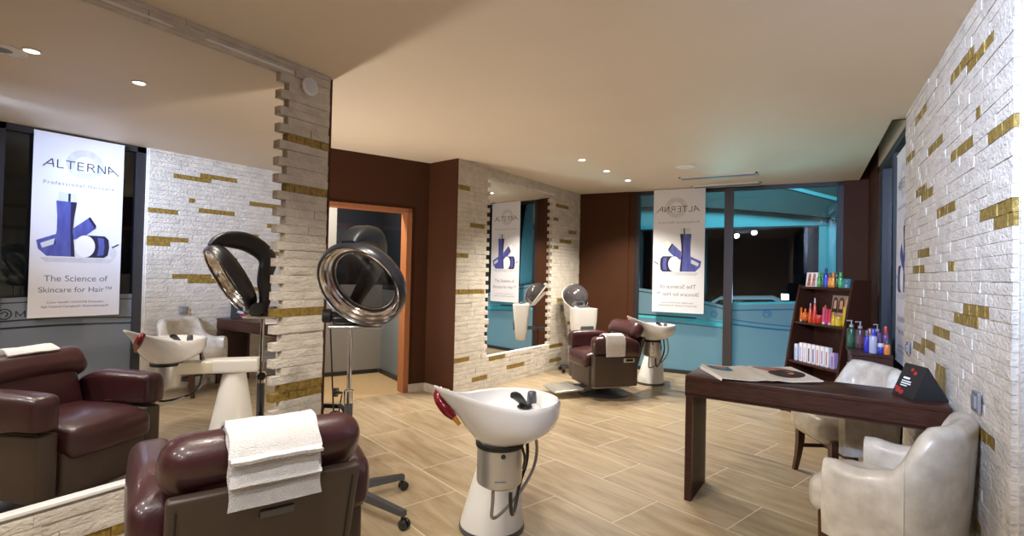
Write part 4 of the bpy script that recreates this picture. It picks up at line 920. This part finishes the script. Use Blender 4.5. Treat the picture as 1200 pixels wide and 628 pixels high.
# black wedge display
t = thing('price_wedge', 'black wedge-shaped display block on the desk by the wall', 'display', (0.515, 3.37, 0.7555), math.radians(24))
tri = [(-0.075, 0.0), (0.095, 0.0), (-0.005, 0.165)]
b = MB(); b.prism(tri, -0.085, 0.085); b.obj('block', M['black_matte'], t)
sl = Vector((0.070, 0, 0.165)).normalized(); nr = Vector((-sl.z, 0, sl.x)); org = Vector((-0.075, 0, 0.0)) + nr*0.0012
def onface(a, c): return tuple(org + sl*a + Vector((0, 1, 0))*c)
b = MB(); b.use(M['print_white'])
for a, c0_, c1_, hh in ((0.095, -0.050, 0.0, 0.010), (0.080, -0.052, 0.018, 0.006), (0.068, -0.052, 0.022, 0.006), (0.056, -0.05, 0.0, 0.005)):
    b.poly([onface(a, -c0_), onface(a, -c1_), onface(a+hh, -c1_), onface(a+hh, -c0_)])
b.obj('text_lines', M['print_white'], t)
b = MB(); b.use(mat('red_print', (0.38, 0.02, 0.02), 0.5))
for a, c, r_ in ((0.03, 0.05, 0.020), (0.022, 0.02, 0.016), (0.135, -0.02, 0.013), (0.15, 0.01, 0.012), (0.04, 0.068, 0.012)):
    b.poly([onface(a+r_*math.cos(2*PI*k/10)*0.8, c+r_*math.sin(2*PI*k/10)) for k in range(10)])
b.obj('red_motif', None, t)

# ---------------------------------------------------------------- cream tub armchairs
def make_armchair(label, loc, rotz):
    t = thing('tub_armchair', label, 'armchair', loc, rotz, 'cream leather tub armchairs')
    # U-shaped shell: path from right arm front round the back to left arm front
    Wd, yf, yb = 0.252, 0.16, -0.20
    pts = []
    for i in range(9): pts.append((Wd, yf-(yf+0.02)*i/8))
    for i in range(1, 20):
        a = PI*i/20; pts.append((Wd*math.copysign(abs(math.cos(a))**0.72, math.cos(a)), -0.02 + (yb+0.02)*abs(math.sin(a))**0.72))
    for i in range(9): pts.append((-Wd, -0.02+(yf+0.02)*i/8))
    pts = [Vector((x, y, 0)) for x, y in pts]
    Lc = [0]
    for a, c in zip(pts, pts[1:]): Lc.append(Lc[-1]+(c-a).length)
    tot = Lc[-1]
    secs = []
    n = len(pts)
    for i, p in enumerate(pts):
        tg = (pts[min(i+1, n-1)]-pts[max(i-1, 0)]).normalized(); nr = Vector((-tg.y, tg.x, 0))   # towards inside? decided below
        if nr.dot(Vector((0, 0.0, 0))-p + Vector((0, 0.1, 0))) < 0: nr = -nr
        s_ = min(Lc[i], tot-Lc[i])/(tot/2)
        k = max(0, min(1, (s_-0.40)/0.24)); k = k*k*(3-2*k)
        top = 0.595 - 0.02*math.sin(PI*min(1, s_/0.40)) + 0.20*k
        th = 0.042 + 0.006*(1-k)
        lean = 0.035*k
        e = 1.0
        if i == 0 or i == n-1: e = 0.55
        if i == 1 or i == n-2: e = 0.92
        z0 = 0.265; mid = (top+z0)/2
        sec = []
        N = 7
        prof = [(-th*e, z0), (-th*e, z0+(top-z0)*0.35), (-th*e, z0+(top-z0)*0.7), (-th*e, top-th)]
        prof += [(-th*e*math.cos(PI*q/N), top-th+th*math.sin(PI*q/N)) for q in range(1, N)]
        prof += [(th*e, top-th), (th*e, z0+(top-z0)*0.7), (th*e, z0+(top-z0)*0.35), (th*e, z0)]
        for a, z in prof:
            zz = z if e == 1.0 else z0+(z-z0)*(0.985 if e > 0.9 else 0.955)
            f = (z-z0)/(top-z0)
            q = p + nr*(a) - nr*lean*f*f + Vector((0, 0, zz))
            # gentle belly
            q -= nr*0.012*math.sin(PI*f) if a < 0 else Vector((0, 0, 0))
            if i == 0 or i == n-1: q += Vector((0, 0.018, 0))
            sec.append(q)
        secs.append(sec)
    b = MB(); b.loft(secs); sh = b.obj('back_shell', M['cream'], t, sharp=60)
    for sx in (-1, 1):
        j = 10 if sx > 0 else n-11
        b = MB(); b.tube([secs[j][q] + (secs[j][q]-Vector((0, 0.05, secs[j][q].z))).normalized()*0.001 for q in range(0, 7)], 0.0022, 6); b.obj('seam', M['seam'], sh)
    def sb(q):
        q = q.copy(); k = max(0, (abs(q.x)-0.12)/0.15); q.y -= 0.05*k*k if q.y > 0.1 else 0; return q
    b = MB(); b.rbox((0, 0.048, 0.385), (0.43, 0.455, 0.17), 0.06, puff=(0.0, 0.012, 0.02), shape=sb, n=6, k=4); b.obj('seat', M['cream'], t)
    b = MB(); b.box((-0.215, -0.17, 0.275), (0.215, 0.20, 0.305)); b.obj('seat_frame', M['leg_wood'], t)
    for x, y in ((-0.195, 0.19), (0.195, 0.19), (-0.185, -0.165), (0.185, -0.165)):
        k = 0.03 if y > 0 else -0.05; s_ = 0.023
        def q4(cx, cy, z, h): return [(cx-h, cy-h, z), (cx+h, cy-h, z), (cx+h, cy+h, z), (cx-h, cy+h, z)]
        b = MB(); b.loft([q4(x*1.05, y+k, 0, 0.014), q4(x*1.02, y+k*0.45, 0.10, 0.017), q4(x, y+k*0.1, 0.20, 0.021), q4(x, y, 0.33, 0.025)]); b.obj('leg', M['leg_wood'], t)
    b = MB(); b.box((-0.19, 0.005, 0.165), (0.19, 0.025, 0.19)); b.box((-0.203, -0.175, 0.165), (-0.185, 0.20, 0.19)); b.box((0.185, -0.175, 0.165), (0.203, 0.20, 0.19)); b.obj('stretcher', M['leg_wood'], t)
    return t
ac = make_armchair('cream leather tub armchair at the near side of the desk', (0.343, 2.805, 0), facing(-0.93, 0.37))
dup(ac, (0.245, 4.13, 0), facing(-0.88, -0.48), 'cream leather tub armchair behind the dark desk, before the shelves')

# ---------------------------------------------------------------- product display shelf
SL = Vector((-0.225, 6.00, 0)); srot = math.atan2(-0.78, 0.63)   # local +x along the front (left to right), +y to the back
t = thing('display_shelf', 'dark wood display shelf with sloping sides full of hair products', 'shelf', SL, srot)
SW = 0.705; HT = 1.30
def yfront(z): return 0.02 + 0.20*(z/HT)**1.4
for x0 in (0.0, SW-0.025):
    zs = [0, 0.2, 0.4, 0.6, 0.8, 1.0, 1.15, HT]
    hh = HT if x0 == 0 else HT+0.06
    pts = [(yfront(z), z*hh/HT) for z in zs] + [(0.40, hh), (0.40, 0)]
    b = MB(); b.prism(pts, x0, x0+0.025, axis='x'); b.obj('side_panel', M['dark_wood'], t)
LV = [0.14, 0.53, 0.925, 1.285]
for z in LV:
    b = MB(); b.box((0.025, yfront(z)+0.01, z-0.022), (SW-0.025, 0.38, z)); b.obj('shelf_board', M['dark_wood'], t)
b = MB(); b.box((0.02, 0.38, 0.0), (SW-0.02, 0.40, HT)); b.box((0.025, 0.06, 0.0), (SW-0.025, 0.075, 0.12)); b.obj('back_board', M['dark_wood'], t)
def on_shelf(x, y, lv, dz=0.0): 
    c, s_ = math.cos(srot), math.sin(srot); return (SL.x + x*c - y*s_, SL.y + x*s_ + y*c, LV[lv]+0.0008+dz)
MC = {}
def pmat(c, rough=0.28):
    k = tuple(c)
    if k not in MC: MC[k] = mat('product_%d' % len(MC), c, rough, coat=0.3)
    return MC[k]
def bottle(name, label, loc, r, h, col, capcol, kind='cap', group=None, rot=0, cat='bottle', band=None):
    t = thing(name, label, cat, loc, rot, group)
    sh = h*0.72 if kind != 'tube' else h*0.2
    if kind == 'tube':      # stands on its cap
        b = MB(); b.lathe([(r*0.75, 0), (r*0.8, 0.003), (r*0.8, h*0.14), (0.001, h*0.14)], 16); b.obj('cap', pmat(capcol), t)
        secs = []
        for i in range(8):
            k = i/7; secs.append([(r*(1-0.15*k)*math.cos(2*PI*j/18), r*(1-0.93*k)*math.sin(2*PI*j/18), h*0.14+h*0.86*k) for j in range(18)])
        b = MB(); b.loft(secs); b.obj('tube_body', pmat(col), t); return t
    if kind == 'cone':
        b = MB(); b.lathe([(r*0.94, 0), (r, 0.006), (r*0.9, h*0.35), (r*0.55, h*0.72), (r*0.32, h*0.8), (0.001, h*0.8)], 18); b.obj('bottle_body', pmat(col), t)
        b = MB(); b.lathe([(r*0.36, h*0.79), (r*0.34, h*0.9), (r*0.22, h), (0.001, h)], 14); b.obj('cap', pmat(capcol), t); return t
    if kind == 'jar':
        b = MB(); b.lathe([(r*0.8, 0), (r, 0.008), (r, h*0.66), (r*0.9, h*0.7), (0.001, h*0.7)], 20); b.obj('jar_body', pmat(col), t)
        b = MB(); b.lathe([(r*0.95, h*0.68), (r*0.97, h*0.96), (r*0.9, h), (0.001, h)], 20); b.obj('lid', pmat(capcol), t); return t
    if kind == 'sphere':
        b = MB(); b.lathe([(r*math.cos(a)+0.0005, h/2+h/2*math.sin(a)) for a in [-PI/2*0.85+PI*0.92*i/12 for i in range(13)]], 20); b.obj('bottle_body', pmat(col), t)
        b = MB(); b.lathe([(r*0.3, h*0.94), (r*0.3, h*1.25), (r*0.2, h*1.3), (0.001, h*1.3)], 14); b.obj('cap', pmat(capcol), t); return t
    b = MB(); b.lathe([(r*0.92, 0), (r, 0.006), (r, sh*0.86), (r*0.86, sh*0.95), (r*0.42, sh), (r*0.4, sh+h*0.03), (0.001, sh+h*0.03)], 20); bb = b.obj('bottle_body', pmat(col), t)
    if band: b = MB(); b.lathe([(r*1.012, sh*0.25), (r*1.012, sh*0.62), (r*0.99, sh*0.62), (r*0.99, sh*0.25)], 20); b.obj('bottle_label', pmat(band), t)
    if kind == 'pump':
        b = MB(); b.lathe([(r*0.46, sh+h*0.02), (r*0.46, sh+h*0.10), (r*0.15, sh+h*0.11), (r*0.15, h*0.97), (0.001, h*0.97)], 14); b.rbox((-r*0.45, 0, h*0.975), (r*1.4, r*0.42, h*0.045), r*0.15); b.obj('pump_head', pmat(capcol), t)
    else:
        b = MB(); b.lathe([(r*0.62, sh+h*0.005), (r*0.62, h*0.97), (r*0.52, h), (0.001, h)], 16); b.obj('cap', pmat(capcol), t)
    return t
def card(name, label, loc, w, h, rot, mts, cat='card', tilt=0.12, group=None, frameless=False):
    t = thing(name, label, cat, loc, rot, group)
    X = T((0, 0, 0), (-tilt, 0, 0))
    b = MB(); b.box((-w/2, 0, 0), (w/2, 0.012, h), X); b.obj('card_board', mts[0], t)
    b = MB()
    for i, (mt, pts) in enumerate(mts[1]): b.use(mt); b.poly([X @ Vector((x*w/2, -0.0012 - 0.0006*i, z*h)) for x, z in pts])
    b.obj('printed_picture', None, t)
    return t
def figure(cx, w, col, hair):
    return [(hair, [(cx-w*.55, .40), (cx+w*.55, .40), (cx+w*.5, .80), (cx+w*.2, .93), (cx-w*.2, .93), (cx-w*.5, .80)]), (col, [(cx-w*.28, .55), (cx+w*.28, .55), (cx+w*.26, .8), (cx, .86), (cx-w*.26, .8)]), (col, [(cx-w*.8, .05), (cx+w*.8, .05), (cx+w*.5, .42), (cx-w*.5, .42)])]
OR = pmat((0.62, 0.16, 0.05), 0.5); SK = pmat((0.55, 0.28, 0.18), 0.5); BK_ = pmat((0.26, 0.16, 0.11), 0.5)
card('picture_card', 'white picture card with two orange-red figures on the shelf top', on_shelf(0.125, 0.26, 3), 0.155, 0.145, srot, (M['print_white'], figure(-.42, .42, OR, pmat((0.45, 0.09, 0.03), 0.5)) + figure(.42, .42, SK, pmat((0.40, 0.07, 0.03), 0.5))))
GT = 'styling bottles on the shelf top'
tops = [(.245, .020, .125, (.08, .30, .06), (.12, .36, .08), 'cap', 'bright green bottle next to the white picture card'), (.292, .018, .125, (.012, .08, .05), (.04, .22, .06), 'cap', 'dark green bottle between bright green and tall blue ones'), (.338, .018, .165, (.015, .05, .50), (.008, .015, .12), 'cap', 'tall blue bottle, highest on the shelf top'), (.390, .020, .125, (.50, .17, .02), (.16, .05, .015), 'cap', 'brown-capped amber bottle right of the tall blue one'), (.436, .021, .130, (.75, .26, .015), (.62, .22, .02), 'cap', 'solid orange bottle on the shelf top'), (.482, .019, .125, (.02, .035, .03), (.03, .06, .05), 'cap', 'near-black bottle right of the solid orange one'), (.530, .021, .130, (.06, .33, .08), (.10, .38, .10), 'cap', 'bright green bottle next to the small teal card')]
for x, r, h, c1_, c2_, kd, lb in tops: bottle('styling_bottle', lb, on_shelf(x*0.94+0.008, 0.26, 3), r*1.02, h*1.12, c1_, c2_, kd, GT, band=tuple(min(1, q*1.5) for q in c1_))
card('picture_card', 'small teal picture card at the right end of shelf top', on_shelf(0.575, 0.25, 3), 0.085, 0.085, srot, (pmat((0.03, 0.20, 0.28), 0.5), figure(.2, .5, pmat((0.35, 0.45, 0.45), 0.5), pmat((0.02, 0.10, 0.15), 0.5))))
card('picture_card', 'dark card with three long-haired women behind the yellow products', on_shelf(0.50, 0.255, 2), 0.235, 0.285, srot, (BK_, figure(-.64, .52, SK, pmat((0.022, 0.010, 0.008), 0.5)) + figure(0, .56, SK, pmat((0.06, 0.022, 0.012), 0.5)) + figure(.64, .52, SK, pmat((0.50, 0.28, 0.10), 0.5))))
GM = 'orange, red and yellow products on the middle shelf'
Ro, Or, Pk, Ye = (.55, .03, .015), (.65, .13, .01), (.55, .02, .10), (.62, .42, .015)
mids = [(.065, .016, .115, Or, (.5, .45, .4), 'tube', 'slim orange tube at the left end of middle shelf'), (.125, .034, .085, Or, Or, 'sphere', 'round orange bottle beside the slim orange tube'), (.195, .022, .160, (.62, .07, .012), (.25, .25, .22), 'cone', 'orange-red pointed bottle with grey tip, middle shelf'), (.255, .023, .205, (.60, .035, .012), (.6, .6, .58), 'cone', 'tallest red pointed bottle with white tip, middle shelf'), (.312, .026, .15, (.55, .06, .012), (.45, .10, .02), 'cone', 'dark orange bottle behind the red jar'), (.315, .030, .070, Ro, (.62, .05, .06), 'jar', 'squat red jar standing before the dark orange bottle'), (.370, .017, .135, (.55, .08, .14), (.7, .7, .7), 'tube', 'pale-capped pink tube right of the squat red jar'), (.408, .017, .125, Pk, (.45, .02, .12), 'tube', 'deep pink tube, middle of the three pink tubes'), (.445, .018, .125, (.60, .02, .05), (.65, .5, .5), 'tube', 'crimson tube, last of the three pink tubes'), (.492, .021, .105, Ye, (.5, .33, .01), 'cone', 'yellow pointed bottle next to the crimson tube'), (.555, .036, .075, Ye, (.55, .36, .01), 'jar', 'round yellow jar below the women card'), (.620, .018, .150, (.60, .40, .02), (.50, .34, .02), 'tube', 'tall yellow tube at the right end of middle shelf')]
for i, (x, r, h, c1_, c2_, kd, lb) in enumerate(mids):
    bottle('styling_product', lb, on_shelf(x, 0.20 if 'behind' not in lb else 0.27, 2), r*0.98, h*1.22, c1_, c2_, kd, GM, rot=srot, cat='hair product')
GB = 'white and purple cartons on the lower shelf'
lbs = ['lone pale-blue carton at the left end of lower shelf', 'first white carton right of the gap on lower shelf', 'second white carton right of the gap on lower shelf', 'third white carton right of the gap on lower shelf', 'fourth white carton, with dark stripe, on lower shelf', 'fifth white carton right of the gap on lower shelf', 'sixth white carton right of the gap on lower shelf', 'seventh white carton, just before the short one', 'short purple carton at the right end of lower shelf']
def carton(x, h, c1_, c2_, lb, w=0.042):
    t = thing('product_carton', lb, 'carton', on_shelf(x, 0.15, 1), srot, GB)
    b = MB(); b.rbox((0, 0, h/2), (w, 0.045, h), 0.002); b.obj('box_body', pmat(c1_, 0.45), t)
    b = MB(); b.use(pmat(c2_, 0.45)); b.poly([(-w*0.25, -0.0232, h*0.08), (w*0.18, -0.0232, h*0.08), (w*0.18, -0.0232, h*0.78), (-w*0.25, -0.0232, h*0.78)]); b.obj('printed_stripe', None, t)
for i, lb in enumerate(lbs):
    x = 0.085 if i == 0 else 0.155+0.057*(i-1) + (0.012 if i == 8 else 0)
    carton(x, 0.165 if i == 0 else (0.145 if i == 8 else 0.185), (.55, .60, .75) if i == 0 else ((.45, .33, .52) if i == 8 else (.74, .72, .72)), [(.28, .38, .65), (.42, .36, .60), (.50, .44, .62), (.10, .06, .10), (.16, .10, .36), (.50, .20, .22), (.32, .26, .50), (.45, .20, .16), (.22, .13, .36)][i], lb)

# low cabinet with bottles --------------------------------------------
t = thing('low_cabinet', 'low dark wood cabinet crowded with bottles beside the side window', 'cabinet', (0.335, 4.95, 0), 0)
cw, cd, chh = 0.27, 0.52, 0.755
b = MB(); b.box((-0.012, -0.01, chh), (cw, cd, chh+0.022)); b.obj('cabinet_top', M['dark_wood'], t)
b = MB(); b.box((0, 0.0, 0), (0.02, cd, chh)); b.box((cw-0.02, 0.0, 0), (cw, cd, chh)); b.box((0, cd-0.02, 0), (cw, cd, chh)); b.box((0.02, 0.0, 0.0), (cw-0.02, cd-0.02, 0.06)); b.obj('carcass', M['dark_wood'], t)
b = MB(); b.box((0.02, 0.01, 0.36), (cw-0.02, cd-0.02, 0.38)); b.obj('shelf_board', M['dark_wood'], t)
b = MB(); b.box((0.02, 0.005, chh-0.10), (cw-0.02, 0.02, chh-0.005)); b.obj('drawer', M['dark_wood'], t)
GC = 'bottles on the low cabinet'
cab = [(.365, 5.32, .036, .235, (.012, .07, .035), (.35, .35, .36), 'pump', 'dark green pump bottle at the left end of low cabinet'), (.425, 5.28, .036, .230, (.085, .035, .05), (.30, .30, .31), 'pump', 'maroon-grey pump bottle right of the dark green one'), (.455, 5.06, .021, .175, (.03, .03, .40), (.10, .10, .14), 'cap', 'slim royal-blue bottle on the low cabinet'), (.500, 5.33, .026, .17, (.55, .16, .02), (.6, .25, .04), 'cap', 'orange-topped bottle behind the slim royal-blue one'), (.490, 5.00, .028, .195, (.42, .42, .55), (.02, .04, .42), 'cap', 'silver bottle with blue cap on the low cabinet'), (.530, 5.13, .030, .225, (.14, .08, .22), (.28, .28, .30), 'pump', 'pale purple pump bottle on the low cabinet'), (.536, 4.962, .021, .085, (.03, .03, .36), (.55, .55, .60), 'jar', 'small dark-blue jar before the purple pump bottle'), (.575, 5.04, .019, .215, (.18, .06, .20), (.50, .04, .04), 'cap', 'slender purple bottle with red neck near the wall'), (.575, 4.955, .022, .115, (.65, .20, .04), (.05, .07, .10), 'cap', 'small orange bottle with dark cap by the stone wall'), (.585, 5.16, .026, .165, (.012, .016, .022), (.02, .02, .03), 'cap', 'black bottle at the back, close to side window')]
for x, y, r, h, c1_, c2_, kd, lb in cab: bottle('salon_bottle', lb, (x-0.008, y+0.02, chh+0.0228), r, h, c1_, c2_, kd, GC, rot=0.5, band=tuple(min(1, q*1.35+0.01) for q in c1_) if kd == 'pump' else None)
t = thing('flyer', 'blue and white flyer leaning on the low cabinet side', 'flyer', (0.3225, 5.10, 0.50), 0)
b = MB(); b.box((-0.006, -0.05, 0.0), (-0.003, 0.05, 0.17)); b.obj('sheet', M['print_white'], t); b = MB(); b.use(pmat((0.08, 0.2, 0.45), 0.5)); b.poly([(-0.0068, -0.045, 0.02), (-0.0068, 0.045, 0.02), (-0.0068, 0.045, 0.10), (-0.0068, -0.045, 0.10)]); b.obj('printed_panel', None, t)

# ---------------------------------------------------------------- small black reel near the doorway
t = thing('cable_reel', 'small black frame with round blue hub behind the dryer pole', 'cable reel', (-2.86, 2.52, 0), 0.5)
b = MB(); b.tube([(-0.09, 0, 0.01), (-0.09, 0, 0.36), (-0.07, 0, 0.39), (0.05, 0, 0.39), (0.075, 0, 0.36), (0.075, 0, 0.01)], 0.016, 10); b.tube([(-0.09, -0.09, 0.014), (-0.09, 0.09, 0.014)], 0.013, 8); b.tube([(0.075, -0.09, 0.014), (0.075, 0.09, 0.014)], 0.013, 8); b.obj('stand', M['black'], t)
b = MB(); b.lathe([(0.02, -0.05), (0.075, -0.05), (0.075, -0.035), (0.04, -0.03), (0.04, 0.03), (0.075, 0.035), (0.075, 0.05), (0.02, 0.05)], 24, T((-0.005, 0, 0.27), (PI/2, 0, 0))); b.obj('drum', M['black'], t)
b = MB(); b.lathe([(0.001, 0.056), (0.045, 0.054), (0.048, 0.05), (0.001, 0.048)], 20, T((-0.005, 0, 0.27), (PI/2, 0, 0))); b.tube([(-0.095, 0, 0.27), (0.08, 0, 0.27)], 0.008, 8); b.obj('blue_hub', M['blue_plastic'], t)

# ---------------------------------------------------------------- outside things
def car(name, label, loc, rot, col):
    t = thing(name, label, 'car', loc, rot)
    prof = [(-2.0, .45), (-1.95, .75), (-1.2, .88), (-0.55, 1.36), (0.6, 1.42), (1.45, 1.05), (2.0, .95), (2.05, .5), (1.9, .30), (-1.9, .28)]
    def sec(y, k): return [(x*(1-0.02*abs(k)), y, z if z < .9 else .9+(z-.9)*(1-0.12*abs(k))) for x, z in prof]
    b = MB(); b.loft([sec(-0.80, 1), sec(-0.66, .4), sec(0, 0), sec(0.66, .4), sec(0.80, 1)]); b.obj('car_body', col, t)
    b = MB()
    for s_ in (-1, 1): b.prism([(-1.05, .93), (-0.5, 1.30), (0.58, 1.35), (1.25, 1.04), (1.2, .93)], s_*0.78, s_*0.806)
    b.obj('side_window', M['dark_glass'], t)
    for x in (-1.25, 1.3):
        for s_ in (-1, 1):
            b = MB(); b.lathe([(0.001, -0.09), (0.26, -0.09), (0.31, -0.07), (0.31, 0.07), (0.26, 0.09), (0.001, 0.09)], 24, T((x, s_*0.74, 0.31), (PI/2, 0, 0))); b.obj('wheel', M['black_matte'], t)
car('parked_car', 'silver parked car, its roof just above the window film outside', (-1.25, 13.6, -0.45), 0.05, mat('silver_car', (0.62, 0.64, 0.68), 0.25, 0.0, coat=0.6))
t = thing('flood_lamp', 'glaring white lamp shining outside the back window in the dark', 'lamp', (-0.355, 12.1, -0.45))
b = MB(); b.tube([(0, 0, 0), (0, 0, 1.36)], 0.03, 10); b.lathe([(0.16, 0), (0.16, 0.03), (0.05, 0.05), (0.001, 0.05)], 16); b.obj('post', M['gunmetal'], t)
b = MB(); b.rbox((0, 0, 1.44), (0.18, 0.10, 0.16), 0.02); b.obj('lamp_head', M['gunmetal'], t)
b = MB(); b.rbox((0, -0.055, 1.44), (0.13, 0.012, 0.11), 0.005); b.obj('lamp_lens', M['flood_lens'], t)
lamp('flood_beam', 'SPOT', (0, -0.09, 1.44), 60, (0.35, 0.6, 1), 0.05, aim=(-0.2, -1.2, 0.6), angle=100, parent=t)
